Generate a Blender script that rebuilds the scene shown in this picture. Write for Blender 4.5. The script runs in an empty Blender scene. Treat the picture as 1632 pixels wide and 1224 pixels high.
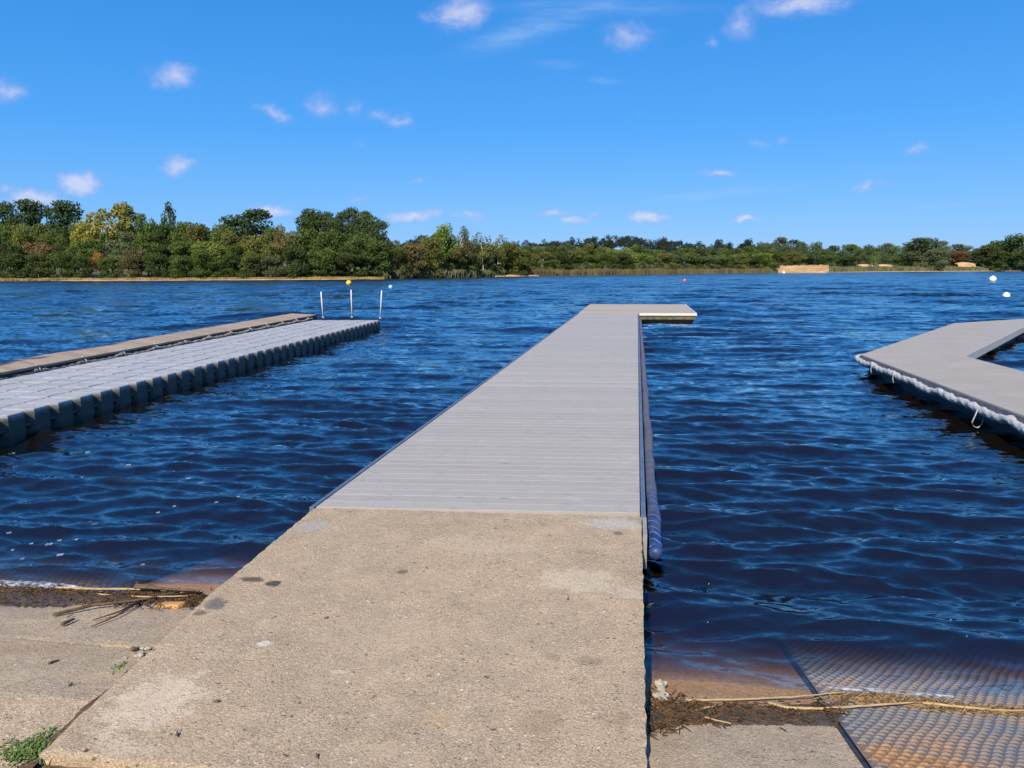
import bpy, bmesh, math, random
import numpy as np
from mathutils import Vector, noise as mnoise
R = math.radians
random.seed(7); rng = np.random.default_rng(7)
scene = bpy.context.scene
COL = scene.collection

# ------------------------------------------------------------------ camera model
F, CX, CY, CAMZ = 1230.0, 816.0, 612.0, 1.8
PITCH = math.atan((CY-430.5)/F)
YAW = math.atan((1015-CX)/(F/math.cos(PITCH)))
ROLL = R(0.22)
_cp,_sp,_cy,_sy = math.cos(PITCH),math.sin(PITCH),math.cos(YAW),math.sin(YAW)
FWD = Vector((-_sy*_cp,_cy*_cp,-_sp)); RT0 = Vector((_cy,_sy,0)); UP0 = Vector((-_sy*_sp,_cy*_sp,_cp))
RT = math.cos(ROLL)*RT0 - math.sin(ROLL)*UP0
UP = math.sin(ROLL)*RT0 + math.cos(ROLL)*UP0
def ray(u,v): return FWD + RT*((u-CX)/F) - UP*((v-CY)/F)
def at(u,v,z=0.0):
    d = ray(u,v); t = (z-CAMZ)/d.z
    return Vector((d.x*t,d.y*t,z))
def at_y(u,v,Y):
    d = ray(u,v); t = Y/d.y
    return Vector((d.x*t,Y,CAMZ+d.z*t))

cam = bpy.data.cameras.new('camera'); cam.sensor_width = 36; cam.lens = F/1632*36
cam.clip_start = .05; cam.clip_end = 9000
co = bpy.data.objects.new('camera',cam); COL.objects.link(co)
from mathutils import Matrix
m = Matrix((RT,UP,-FWD)).transposed().to_4x4(); m.translation = (0,0,CAMZ)
co.matrix_world = m; scene.camera = co

# ------------------------------------------------------------------ node helpers
class NT:
    def __init__(s, tree): s.t = tree; s.n = tree.nodes; s.l = tree.links
    def new(s, typ, **kw):
        n = s.n.new(typ)
        for k,v in kw.items(): setattr(n,k,v)
        return n
    def put(s, sock, val):
        if val is None: return
        if hasattr(val,'is_linked') or isinstance(val,bpy.types.NodeSocket): s.l.new(val,sock)
        else:
            if sock.type=='RGBA' and len(val)==3: val = (*val,1)
            sock.default_value = val
    def math(s, op, a, b=None, c=None, clamp=False):
        n = s.new('ShaderNodeMath',operation=op,use_clamp=clamp)
        for i,x in enumerate((a,b,c)): s.put(n.inputs[i],x)
        return n.outputs[0]
    def vm(s, op, a, b=None, out=0):
        n = s.new('ShaderNodeVectorMath',operation=op); s.put(n.inputs[0],a)
        if op=='SCALE': s.put(n.inputs['Scale'],b)
        elif b is not None: s.put(n.inputs[1],b)
        return n.outputs[out]
    def mix(s, f, a, b, blend='MIX'):
        n = s.new('ShaderNodeMix',data_type='RGBA',blend_type=blend)
        s.put(n.inputs['Factor'],f); s.put(n.inputs[6],a); s.put(n.inputs[7],b)
        return n.outputs[2]
    def noise(s, vec, scale, detail=3, rough=.5, out='Fac', dist=0):
        n = s.new('ShaderNodeTexNoise'); s.put(n.inputs['Vector'],vec)
        n.inputs['Scale'].default_value = scale; n.inputs['Detail'].default_value = detail
        n.inputs['Roughness'].default_value = rough; n.inputs['Distortion'].default_value = dist
        return n.outputs[out]
    def voro(s, vec, scale, feature='F1'):
        n = s.new('ShaderNodeTexVoronoi',feature=feature); s.put(n.inputs['Vector'],vec)
        n.inputs['Scale'].default_value = scale; return n
    def rng(s, v, a, b, c=0., d=1., interp='LINEAR'):
        n = s.new('ShaderNodeMapRange',interpolation_type=interp); s.put(n.inputs[0],v)
        for i,x in enumerate((a,b,c,d)): s.put(n.inputs[i+1],x)
        return n.outputs[0]
    def mapping(s, vec, loc=(0,0,0), rot=(0,0,0), scale=(1,1,1), typ='POINT'):
        n = s.new('ShaderNodeMapping',vector_type=typ); s.put(n.inputs[0],vec)
        n.inputs[1].default_value = loc; n.inputs[2].default_value = rot; n.inputs[3].default_value = scale
        return n.outputs[0]
    def bump(s, h, strength=.5, dist=.01, normal=None):
        n = s.new('ShaderNodeBump'); n.inputs['Strength'].default_value = strength
        n.inputs['Distance'].default_value = dist; s.put(n.inputs['Height'],h)
        if normal is not None: s.put(n.inputs['Normal'],normal)
        return n.outputs[0]
    def ramp(s, f, stops):
        n = s.new('ShaderNodeValToRGB'); s.put(n.inputs[0],f); e = n.color_ramp.elements
        while len(e)<len(stops): e.new(.5)
        for x,(p,c) in zip(e,stops): x.position = p; x.color = (*c,1)
        return n.outputs[0]
def material(name):
    m = bpy.data.materials.new(name); m.use_nodes = True
    t = NT(m.node_tree); t.n.clear()
    out = t.new('ShaderNodeOutputMaterial'); t.out = out
    return m, t
def principled(t, color, rough=.7, normal=None, metallic=0., spec=.5):
    p = t.new('ShaderNodeBsdfPrincipled')
    t.put(p.inputs['Base Color'],color); t.put(p.inputs['Roughness'],rough)
    t.put(p.inputs['Metallic'],metallic); t.put(p.inputs['Specular IOR Level'],spec)
    if normal is not None: t.put(p.inputs['Normal'],normal)
    t.l.new(p.outputs[0],t.out.inputs[0]); return p
def objco(t): return t.new('ShaderNodeTexCoord').outputs['Object']
def geopos(t): return t.new('ShaderNodeNewGeometry').outputs['Position']

def simple(name, c1, c2, scale=8, rough=.7, metallic=0, bump=.2, bscale=40, spec=.4, stretch=(1,1,1)):
    m,t = material(name); v = t.mapping(objco(t),scale=stretch)
    f = t.rng(t.noise(v,scale,4,.6),.3,.7)
    c = t.mix(f,c1,c2)
    principled(t,c,rough,t.bump(t.noise(v,bscale,3),bump,.004),metallic,spec)
    return m

# ------------------------------------------------------------------ object helpers
def tag(o, label=None, cat=None, group=None, kind=None):
    if label: o['label'] = label
    if cat: o['category'] = cat
    if group: o['group'] = group
    if kind: o['kind'] = kind
    return o
def empty(name, loc, rz=0):
    o = bpy.data.objects.new(name,None); o.location = loc; o.rotation_euler = (0,0,rz)
    o.empty_display_size = .1; COL.objects.link(o); return o
def np_mesh(name, verts, faces, mat=None, smooth=False):
    verts = np.asarray(verts,np.float32); faces = np.asarray(faces,np.int32)
    me = bpy.data.meshes.new(name); k = faces.shape[1]
    me.vertices.add(len(verts)); me.vertices.foreach_set('co',verts.ravel())
    me.loops.add(faces.size); me.loops.foreach_set('vertex_index',faces.ravel())
    me.polygons.add(len(faces)); me.polygons.foreach_set('loop_start',np.arange(0,faces.size,k,dtype=np.int32))
    me.polygons.foreach_set('loop_total',np.full(len(faces),k,np.int32))
    me.polygons.foreach_set('use_smooth',np.full(len(faces),bool(smooth)))
    me.update(calc_edges=True)
    if mat: me.materials.append(mat)
    return me
def link(name, me, parent=None):
    o = bpy.data.objects.new(name,me); COL.objects.link(o)
    if parent: o.parent = parent
    return o
class MB:
    def __init__(s): s.b = bmesh.new()
    def box(s, x0,x1,y0,y1,z0,z1):
        vs = [s.b.verts.new(p) for p in ((x0,y0,z0),(x1,y0,z0),(x1,y1,z0),(x0,y1,z0),(x0,y0,z1),(x1,y0,z1),(x1,y1,z1),(x0,y1,z1))]
        for f in ((3,2,1,0),(4,5,6,7),(0,1,5,4),(1,2,6,5),(2,3,7,6),(3,0,4,7)): s.b.faces.new([vs[i] for i in f])
        return vs
    def prism(s, pts, z0, z1):
        lo = [s.b.verts.new((p[0],p[1],z0)) for p in pts]; hi = [s.b.verts.new((p[0],p[1],z1)) for p in pts]
        n = len(pts); s.b.faces.new(hi); s.b.faces.new(lo[::-1])
        for i in range(n): s.b.faces.new((lo[i],lo[(i+1)%n],hi[(i+1)%n],hi[i]))
    def hexa(s, P):
        vs = [s.b.verts.new(p) for p in P]
        for f in ((3,2,1,0),(4,5,6,7),(0,1,5,4),(1,2,6,5),(2,3,7,6),(3,0,4,7)): s.b.faces.new([vs[i] for i in f])
    def tube(s, pts, rad, seg=8, lobes=0, twist=0, lobe=.15, cap=True):
        pts = [Vector(p) for p in pts]; rings = []; L = 0; n = len(pts)
        rad = rad if hasattr(rad,'__len__') else [rad]*n
        for i,p in enumerate(pts):
            d = (pts[min(i+1,n-1)]-pts[max(i-1,0)]).normalized()
            if i: L += (p-pts[i-1]).length
            a = d.cross(Vector((0,0,1)));
            if a.length<1e-3: a = d.cross(Vector((1,0,0)))
            a.normalize(); b = a.cross(d).normalized(); ring = []
            for k in range(seg):
                t = 2*math.pi*k/seg
                r = rad[i]*(1+(lobe*math.cos(lobes*t+twist*L) if lobes else 0))
                ring.append(s.b.verts.new(p+a*(math.cos(t)*r)+b*(math.sin(t)*r)))
            rings.append(ring)
        for r0,r1 in zip(rings,rings[1:]):
            for k in range(seg): s.b.faces.new((r0[k],r0[(k+1)%seg],r1[(k+1)%seg],r1[k]))
        if cap: s.b.faces.new(rings[0][::-1]); s.b.faces.new(rings[-1])
    def sphere(s, c, r, seg=20, rings=12, sz=1):
        ret = bmesh.ops.create_uvsphere(s.b,u_segments=seg,v_segments=rings,radius=r)
        for v in ret['verts']: v.co = Vector((v.co.x,v.co.y,v.co.z*sz))+Vector(c)
    def build(s, name, mat, parent=None, bevel=0, smooth=False, segs=2):
        bmesh.ops.recalc_face_normals(s.b,faces=s.b.faces)
        if bevel: bmesh.ops.bevel(s.b,geom=list(s.b.edges),offset=bevel,segments=segs,affect='EDGES',profile=.6,clamp_overlap=True)
        me = bpy.data.meshes.new(name); s.b.to_mesh(me); s.b.free()
        if smooth: me.polygons.foreach_set('use_smooth',np.ones(len(me.polygons),bool))
        me.materials.append(mat); return link(name,me,parent)

# ------------------------------------------------------------------ light and sky
EXPO = .55; EXPF = 2**EXPO
SUN_EL, SUN_AZ = R(41), R(187)      # azimuth clockwise from +Y: behind the camera, a little to the left
S = Vector((math.sin(SUN_AZ)*math.cos(SUN_EL), math.cos(SUN_AZ)*math.cos(SUN_EL), math.sin(SUN_EL)))
sl = bpy.data.lights.new('sun','SUN'); sl.energy = 4.6; sl.angle = R(.53); sl.color = (1,.88,.70)
so = bpy.data.objects.new('sun',sl); so.rotation_euler = S.to_track_quat('Z','Y').to_euler(); COL.objects.link(so)

w = bpy.data.worlds.new('World'); scene.world = w; w.use_nodes = True
t = NT(w.node_tree); t.n.clear()
wo = t.new('ShaderNodeOutputWorld'); bg = t.new('ShaderNodeBackground'); bg.inputs['Strength'].default_value = .1
sky = t.new('ShaderNodeTexSky',sky_type='NISHITA'); sky.sun_disc = False
sky.sun_elevation = SUN_EL; sky.sun_rotation = SUN_AZ
sky.air_density = 1.0; sky.dust_density = .3; sky.ozone_density = 3.0; sky.altitude = 60
hs = t.new('ShaderNodeHueSaturation'); hs.inputs['Hue'].default_value=.5; hs.inputs['Saturation'].default_value=1.15; hs.inputs['Value'].default_value=1.0
t.l.new(sky.outputs[0],hs.inputs['Color'])
dirv = t.new('ShaderNodeTexCoord').outputs['Generated']
sep = t.new('ShaderNodeSeparateXYZ'); t.l.new(dirv,sep.inputs[0])
el = t.math('DIVIDE',t.math('ARCSINE',sep.outputs[2]),math.pi/2)
KS = 10/EXPF
grad = t.ramp(el,[(0,(.22,.505,.955)),(.04,(.135,.450,.97)),(.105,(.054,.365,.96)),(.20,(.025,.272,.82)),(.45,(.022,.24,.82)),(1,(.010,.12,.60))])
grad = t.vm('SCALE',grad,KS)
skyc = t.mix(.85,hs.outputs[0],grad)
yy = t.math('MAXIMUM',sep.outputs[1],.05)
px_ = t.math('DIVIDE',sep.outputs[0],yy); pz_ = t.math('DIVIDE',sep.outputs[2],yy)
cmb = t.new('ShaderNodeCombineXYZ'); t.l.new(px_,cmb.inputs[0]); t.l.new(pz_,cmb.inputs[1])
P = cmb.outputs[0]
warp = t.vm('SUBTRACT',t.noise(P,26,4,.6,out='Color'),(.5,.5,.5))
Pw = t.vm('ADD',P,t.vm('MULTIPLY',warp,(.055,.026,0)))
CLOUDS = [(735,20,90,42,.85,0),(690,30,60,20,.5,0),(1000,57,92,40,.62,0),(1185,35,60,46,.6,-35),(1137,66,30,20,.4,0),(1275,6,160,34,.8,0),
 (275,122,80,34,.72,0),(12,145,60,28,.65,0),(434,181,58,20,.6,22),(512,169,62,30,.55,10),(562,170,34,34,.38,0),(604,180,50,16,.5,0),(635,191,48,18,.5,12),
 (283,262,50,28,.75,10),(128,292,62,28,1.0,0),(52,318,96,26,.8,0),(10,303,54,12,.5,0),(435,336,66,18,.9,4),(570,318,78,14,.42,0),(665,290,36,9,.45,0),(570,232,36,11,.3,0),
 (660,346,90,18,.9,0),(750,342,80,15,.6,0),(885,339,74,15,.65,0),(918,352,48,13,.8,0),(945,343,22,10,.55,0),(1028,345,68,15,.9,4),(1187,350,48,11,.85,0),
 (1145,275,60,13,.72,0),(1185,295,32,11,.35,0),(1213,231,34,15,.38,0),(1247,226,28,13,.45,0),(1465,240,46,19,.55,0),(1385,295,44,17,.6,0),(1420,290,40,6,.25,0),(1020,182,26,12,.25,0),(1372,189,20,10,.28,0)]
STREAKS = [(850,45,220,34,.42,-14),(960,10,330,26,.30,3),(890,103,76,12,.34,4),(960,128,54,10,.3,6),(1150,309,230,13,.34,-4),(1520,326,240,12,.22,-4),(1440,270,200,10,.15,-4)]
def blob(vec,u,v,wd,h,amp,rot):
    d = ray(u,v); c = (d.x/d.y,d.z/d.y,0); k = 1/(F*d.y*1.0)
    k = (ray(u+1,v).x/ray(u+1,v).y-c[0])
    mv = t.mapping(vec,loc=c,rot=(0,0,-R(rot)),scale=(wd*.77*k,h*.92*k,1),typ='TEXTURE')
    ln = t.vm('LENGTH',mv,out=1)
    return t.math('MULTIPLY_ADD',ln,-amp,amp)
acc = 0.0
for c in CLOUDS: acc = t.math('MAXIMUM',acc,blob(Pw,*c))
sacc = 0.0
for c in STREAKS: sacc = t.math('MAXIMUM',sacc,blob(P,*c))
nf = t.noise(t.mapping(P,scale=(1,1.6,1)),52,7,.68)
dens = t.rng(t.math('ADD',acc,t.math('MULTIPLY_ADD',nf,.62,-.30)),.0,.85,0,1,'SMOOTHSTEP')
dens = t.math('MULTIPLY',dens,t.rng(acc,0,.34,0,1,'SMOOTHSTEP'))
sn = t.noise(t.mapping(P,rot=(0,0,R(-8)),scale=(1,7,1)),14,4,.6)
sd = t.math('MULTIPLY',t.rng(sacc,0,.4,0,.55,'SMOOTHSTEP'),t.rng(sn,.3,.75))
ccol = t.mix(t.math('POWER',dens,1.5),tuple(x*KS for x in (.37,.45,.86)),tuple(x*KS for x in (.76,.76,.91)))
full = t.mix(t.math('MULTIPLY',dens,.66),skyc,ccol)
full = t.mix(sd,full,tuple(x*KS for x in (.42,.62,.98)))
t.l.new(full,bg.inputs[0]); t.l.new(bg.outputs[0],wo.inputs[0])
w.cycles.sampling_method = 'MANUAL'; w.cycles.sample_map_resolution = 512

# ------------------------------------------------------------------ materials
def concrete(name, wet_y0=None, wet_y1=None, tone=1.0, stains=()):
    m,t = material(name); p = geopos(t)
    big = t.noise(p,1.3,4,.6); mid = t.noise(p,6,4,.65); fine = t.noise(p,120,3,.7)
    tn = lambda *a: tuple(x*tone for x in a)
    c = t.mix(t.rng(big,.38,.62),tn(.420,.325,.205),tn(.350,.277,.185))
    c = t.mix(t.rng(mid,.50,.66,0,.75),c,tn(.510,.400,.255))
    c = t.mix(t.rng(mid,.46,.30,0,.75),c,tn(.265,.200,.125))
    c = t.mix(t.rng(t.noise(p,23,5,.75),.56,.70,0,.55),c,tn(.235,.180,.115))
    c = t.mix(t.rng(t.noise(t.vm('ADD',p,(4,2,0)),31,5,.75),.55,.68,0,.55),c,tn(.62,.51,.35))
    c = t.mix(t.rng(fine,.38,.62,0,1),t.mix(.5,c,(.11,.085,.06)),t.mix(.30,c,(.60,.50,.38)))
    vv = t.vm('ADD',p,t.vm('SCALE',t.vm('SUBTRACT',t.noise(p,75,3,.6,out='Color'),(.5,.5,.5)),.030))
    h = t.math('ADD',t.math('MULTIPLY',fine,.5),t.math('MULTIPLY',t.noise(p,23,5,.75),.6))
    for sc,thr,seed in ((92,.60,0),(150,.46,3.3),(60,.80,7.1)):
        v = t.voro(t.vm('MULTIPLY',t.vm('ADD',vv,(seed,seed*.7,0)),(.62,1,1)),sc)
        sp = t.new('ShaderNodeSeparateColor'); t.l.new(v.outputs['Color'],sp.inputs[0])
        expo = t.rng(t.noise(t.vm('ADD',p,(seed,3,1)),2.2,4,.7),.3,.7,-.30,.26)
        pick = t.math('GREATER_THAN',t.math('ADD',sp.outputs[0],expo),thr)
        disc = t.rng(v.outputs['Distance'],.16,.50,1,0,'SMOOTHSTEP')
        msk = t.math('MULTIPLY',pick,disc)
        pc = t.ramp(sp.outputs[1],[(0,(.07,.05,.035)),(.09,(.16,.115,.08)),(.16,(.44,.33,.21)),(.55,(.62,.52,.39)),(.78,(.50,.31,.16)),(1,(.78,.70,.57))])
        c = t.mix(t.math('MULTIPLY',msk,.85),c,pc)
        h = t.math('ADD',h,t.math('MULTIPLY',msk,.5))
    nz = t.noise(p,14,5,.7)
    for (x,y,rx,ry,rot,col,amt) in stains:
        mv = t.mapping(p,loc=(x,y,0),rot=(0,0,rot),scale=(rx,ry,1e3),typ='TEXTURE')
        d = t.math('ADD',t.vm('LENGTH',mv,out=1),t.math('MULTIPLY_ADD',nz,2.4,-1.2))
        c = t.mix(t.rng(d,.55,1.0,amt,0,'SMOOTHSTEP'),c,col)
    rough = .88
    if wet_y0 is not None:
        sx = t.new('ShaderNodeSeparateXYZ'); t.l.new(p,sx.inputs[0])
        wy = t.math('ADD',sx.outputs[1],t.math('MULTIPLY_ADD',t.noise(p,5,4,.6),.5,-.25))
        wet = t.rng(wy,wet_y0,wet_y1,0,1,'SMOOTHSTEP')
        c = t.mix(wet,c,t.mix(1,c,(.86,.64,.40),'MULTIPLY')); rough = t.rng(wet,0,1,.88,.5)
    c = t.mix(1,c,(1.03,1.0,.95),'MULTIPLY')
    principled(t,c,rough,t.bump(h,.8,.007),0,.3)
    return m
STAIN_D = (.045,.04,.035)
def st(u,v,wu,hv,col,amt,rot=0,z=.3):
    c = at(u,v,z); rx = (at(u+wu/2,v,z)-c).length; ry = (at(u,v-hv/2,z)-c).length
    return (c.x,c.y,rx,ry,rot,col,amt)
ramp_stains = [st(402,923,46,12,STAIN_D,.8),st(438,930,28,10,STAIN_D,.9),st(345,962,40,20,(.09,.09,.10),.75),st(320,977,30,10,STAIN_D,.6),
 st(642,911,22,8,(.13,.09,.05),.75),st(985,850,18,7,(.12,.09,.06),.7),st(920,925,150,46,(.52,.45,.33),.6),st(1000,945,60,20,(.52,.46,.36),.45),
 st(860,1150,90,40,(.24,.18,.10),.4,.5),st(990,1155,28,50,(.24,.18,.10),.38),st(935,1053,50,18,(.18,.14,.09),.45),st(880,1048,30,14,(.16,.13,.1),.3),
 st(420,1027,34,10,(.60,.58,.52),.7),st(540,1070,40,8,(.55,.52,.47),.5),st(500,838,60,22,(.34,.35,.36),.55),st(980,835,120,18,(.45,.45,.44),.55),
 st(700,1145,60,30,(.50,.36,.20),.45),st(590,1195,120,30,(.46,.37,.25),.5),st(240,1120,170,100,(.62,.54,.41),.5),st(620,1010,260,60,(.46,.37,.26),.35),st(760,870,200,30,(.50,.41,.30),.4),st(200,1190,120,26,(.55,.47,.34),.4)]
M_RAMP = concrete('ramp concrete',None,None,1.07,stains=ramp_stains)
M_SLIP_L = concrete('left slip concrete',3.45,3.85,1.16,[st(60,1040,300,30,(.36,.27,.16),.5,0,.2),st(120,1075,200,20,(.48,.36,.22),.4,0,.25)])
M_SLIP_R = concrete('right slip concrete',2.86,3.12,1.18,[])
M_APRON = concrete('apron concrete',None,None,1.0,[])

m,t = material('joint soil'); p = geopos(t)
c = t.mix(t.rng(t.noise(p,40,4,.7),.35,.65),(.07,.045,.025),(.19,.125,.07)); principled(t,c,.95,t.bump(t.noise(p,120,3),.8,.01),0,.2); M_SOIL = m

# steel plate
m,t = material('tread plate steel'); p = geopos(t)
rn = t.noise(p,2.0,5,.65)
cc = at(1480,1205,.2)
mv = t.mapping(p,loc=(cc.x,cc.y,0),rot=(0,0,-.25),scale=(.40,.13,1e3),typ='TEXTURE')
rd = t.math('ADD',t.vm('LENGTH',mv,out=1),t.math('MULTIPLY_ADD',t.noise(p,9,5,.7),1.8,-.9))
rust = t.math('MAXIMUM',t.rng(rd,.5,1.25,.95,0,'SMOOTHSTEP'),t.rng(rn,.44,.68,0,.7))
c = t.mix(t.noise(p,60,3),(.10,.097,.092),(.20,.195,.185))
c = t.mix(rust,c,t.mix(t.rng(t.noise(p,45,4,.7),.35,.65),(.16,.085,.04),(.36,.205,.09)))
principled(t,c,t.rng(rust,0,1,.42,.85),t.bump(t.noise(p,180,3),.35,.003),t.rng(rust,0,1,.22,.0),.5); M_STEEL = m
m,t = material('plate rim steel'); p = geopos(t)
c = t.mix(t.rng(t.noise(p,18,4,.6),.4,.7),(.035,.042,.055),(.09,.085,.08)); principled(t,c,.45,t.bump(t.noise(p,90,3),.3,.003),.3,.5); M_RIM = m

# jetty planks
m,t = material('grey composite decking'); p = geopos(t)
att = t.new('ShaderNodeAttribute',attribute_name='tint').outputs['Fac']
sv = t.mapping(p,scale=(2.0,40,1)); g = t.noise(sv,3,4,.6)
sy_ = t.new('ShaderNodeSeparateXYZ'); t.l.new(p,sy_.inputs[0])
wn = t.new('ShaderNodeTexWhiteNoise',noise_dimensions='1D'); t.l.new(t.math('FLOOR',t.math('DIVIDE',sy_.outputs[1],2.45)),wn.inputs['W'])
c = t.mix(att,(.325,.302,.258),(.388,.362,.312)); c = t.mix(t.rng(wn.outputs[0],0,1,0,.4),c,(.315,.285,.24))
c = t.mix(t.rng(t.noise(t.mapping(p,scale=(1.6,1,1)),5,6,.75),.54,.72,0,.5),c,(.25,.225,.19))
c = t.mix(t.rng(t.noise(t.vm('ADD',p,(9,4,0)),3.4,6,.75),.56,.74,0,.45),c,(.47,.45,.42)); c = t.mix(t.rng(g,.4,.75,0,.25),c,(.26,.245,.235))
c = t.mix(t.rng(t.noise(p,1.1,4,.65),.45,.75,0,.5),c,(.33,.30,.26))
sp2 = t.noise(t.mapping(p,scale=(3,14,1)),2.2,3,.5)
c = t.mix(t.rng(sp2,.66,.70,0,.5),c,(.16,.16,.17))
c = t.mix(t.rng(t.noise(p,30,2,.5),.70,.76,0,.5),c,(.62,.61,.60))
principled(t,c,t.rng(g,.3,.7,.5,.68),t.bump(t.noise(t.mapping(p,scale=(1,5,1)),60,3),.25,.003),0,.4); M_DECK = m

def boards(name, a, b, gmap, rough=.85):
    m,t = material(name); p = geopos(t); att = t.new('ShaderNodeAttribute',attribute_name='tint').outputs['Fac']
    g = t.noise(t.mapping(p,scale=gmap),4,4,.65); c = t.mix(att,a,b)
    c = t.mix(t.rng(g,.45,.75,0,.6),c,tuple(x*.5 for x in a))
    principled(t,c,rough,t.bump(g,.4,.005),0,.3); return m
M_WOOD = boards('weathered boards',(.31,.27,.22),(.40,.355,.295),(3,30,1))
M_WOODL = boards('brown weathered boards',(.28,.215,.155),(.37,.295,.22),(3,30,1))
M_FRAMEBLUE = simple('blue grey frame',(.075,.11,.175),(.13,.17,.24),10,.5,.2,.1)
M_ALU = simple('pale aluminium',(.26,.25,.23),(.38,.37,.34),10,.5,.2,.1)
M_WHITE = simple('white edge paint',(.55,.54,.51),(.68,.67,.64),14,.55,0,.1)
M_POLE = simple('white pole',(.66,.68,.72),(.82,.83,.86),14,.4,0,.05)
M_DARKFLOAT = simple('black float plastic',(.012,.013,.016),(.03,.03,.035),12,.55,0,.1)
M_ALGAE = simple('algae timber',(.045,.05,.025),(.16,.15,.09),9,.85,0,.5)
M_DARKTIMBER = simple('dark wet timber',(.018,.015,.012),(.05,.042,.03),9,.8,0,.4)

m,t = material('grey float cube plastic'); p = geopos(t)
oi = t.new('ShaderNodeObjectInfo').outputs['Random']
c = t.mix(oi,(.355,.355,.35),(.395,.395,.385)); c = t.mix(t.rng(t.noise(p,5,4,.6),.5,.8,0,.4),c,(.42,.41,.39))
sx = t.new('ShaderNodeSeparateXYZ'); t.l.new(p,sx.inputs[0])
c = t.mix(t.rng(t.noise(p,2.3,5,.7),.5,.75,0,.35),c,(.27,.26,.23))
c = t.mix(t.rng(t.math('ADD',sx.outputs[2],t.math('MULTIPLY',t.noise(p,12,3),.08)),.36,.25,0,.94,'SMOOTHSTEP'),c,(.035,.037,.032))  # waterline grime carried up the sides, painting in their shade as dark colour
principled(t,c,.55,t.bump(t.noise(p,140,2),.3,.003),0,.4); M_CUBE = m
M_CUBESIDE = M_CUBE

m,t = material('pontoon grating'); p = geopos(t)
c = t.mix(t.rng(t.noise(p,2.2,5,.65),.3,.7),(.325,.295,.250),(.385,.355,.305)); c = t.mix(t.rng(t.noise(p,200,2),.35,.6,0,.35),c,(.2,.19,.18))
principled(t,c,.8,t.bump(t.voro(p,160).outputs['Distance'],.5,.004),0,.3); M_GRATE = m
M_TRIM = simple('grey pontoon trim',(.10,.10,.115),(.18,.18,.19),10,.6,0,.15)
M_TRIML = simple('light grey pontoon side',(.33,.33,.33),(.42,.42,.41),10,.6,0,.15)

def ropemat(name,a,b):
    m,t = material(name); p = geopos(t)
    f = t.noise(p,45,4,.7); c = t.mix(t.rng(f,.3,.7),a,b)
    principled(t,c,.95,t.bump(f,1,.012),0,.1); return m
M_ROPEW = ropemat('white rope',(.25,.26,.27),(.56,.57,.56))
M_ROPEB = ropemat('dirty rope',(.12,.10,.075),(.42,.36,.28))

m,t = material('worn blue fender cover'); p = geopos(t)
sx = t.new('ShaderNodeSeparateXYZ'); t.l.new(p,sx.inputs[0])
near = t.rng(t.math('ADD',sx.outputs[1],t.math('MULTIPLY',t.noise(p,6,3),1.2)),5.2,6.4)
blue = t.mix(t.rng(t.noise(t.mapping(p,scale=(1,.6,1)),22,4,.6),.35,.65),(.008,.036,.16),(.03,.105,.36))
worn = t.mix(t.rng(t.noise(p,7,5,.7),.35,.6),(.06,.11,.25),(.17,.155,.165))
c = t.mix(near,blue,worn)
wv = t.new('ShaderNodeTexWave',wave_type='BANDS',bands_direction='DIAGONAL'); t.put(wv.inputs['Vector'],p); wv.inputs['Scale'].default_value=5.5; wv.inputs['Distortion'].default_value=3.5; wv.inputs['Detail'].default_value=2
c = t.mix(t.math('MULTIPLY',t.math('SUBTRACT',1,near),t.rng(wv.outputs[1],.90,.97,0,.45)),c,(.40,.45,.62))
principled(t,c,.72,t.bump(t.noise(p,34,5,.75),1,.03),0,.3); M_FENDER = m
M_FENDEND = simple('blue fender end',(.012,.03,.10),(.035,.07,.20),20,.5,0,.4)

# water: fresnel reflection over clear, tea coloured depth
m,t = material('lake water'); p = geopos(t)
def slope(vec,sc,seed,detail=3):
    n = t.noise(t.vm('ADD',vec,(seed,seed*1.7,0)),sc,detail,.55,out='Color')
    return t.vm('SUBTRACT',n,(.5,.5,.5))
flat = t.mapping(p,scale=(.55,1,0))
ripple = t.vm('ADD',t.vm('SCALE',slope(flat,4.2,0,4),.62),t.vm('SCALE',slope(flat,.8,5,2),.22))
gust = t.rng(t.noise(t.mapping(p,scale=(.05,.11,0)),1,3,.55),.3,.7,.75,1.25)
dist = t.vm('LENGTH',p,out=1)
farw = t.rng(dist,5,60,.40,1.9)
ripple = t.vm('SCALE',ripple,t.math('MULTIPLY',gust,farw))
ripple = t.vm('ADD',ripple,t.vm('SCALE',slope(t.mapping(p,scale=(.6,1,0)),12,9,3),t.rng(dist,2,30,.46,.55)))
coarse = t.vm('SCALE',slope(t.mapping(p,scale=(.45,1,0)),.22,17,7),t.rng(dist,10,60,.0,.85))
fine_ = t.noise(t.mapping(p,scale=(.4,1,0)),.5,8,.8)
ripple = t.vm('SCALE',t.vm('ADD',ripple,coarse),t.rng(fine_,.32,.68,.35,1.7))
ripple = t.vm('ADD',ripple,t.vm('SCALE',slope(t.mapping(p,scale=(.35,1,0)),26,3,3),t.rng(dist,2,25,.42,.25)))
ripple = t.vm('MULTIPLY',ripple,(.8,1.15,0))
gn = t.new('ShaderNodeNewGeometry').outputs['Normal']
nrm = t.vm('NORMALIZE',t.vm('ADD',gn,ripple))
inc = t.new('ShaderNodeNewGeometry').outputs['Incoming']
cosi = t.math('ABSOLUTE',t.vm('DOT_PRODUCT',inc,nrm,out=1))
frs = t.math('MULTIPLY_ADD',t.math('POWER',t.math('SUBTRACT',1.0,cosi,clamp=True),5.0),.922,.078)
gl = t.new('ShaderNodeBsdfGlossy'); gl.inputs['Color'].default_value = (.74,.93,1,1); t.l.new(t.rng(dist,7,90,.03,.16),gl.inputs['Roughness']); t.l.new(nrm,gl.inputs['Normal'])
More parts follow.
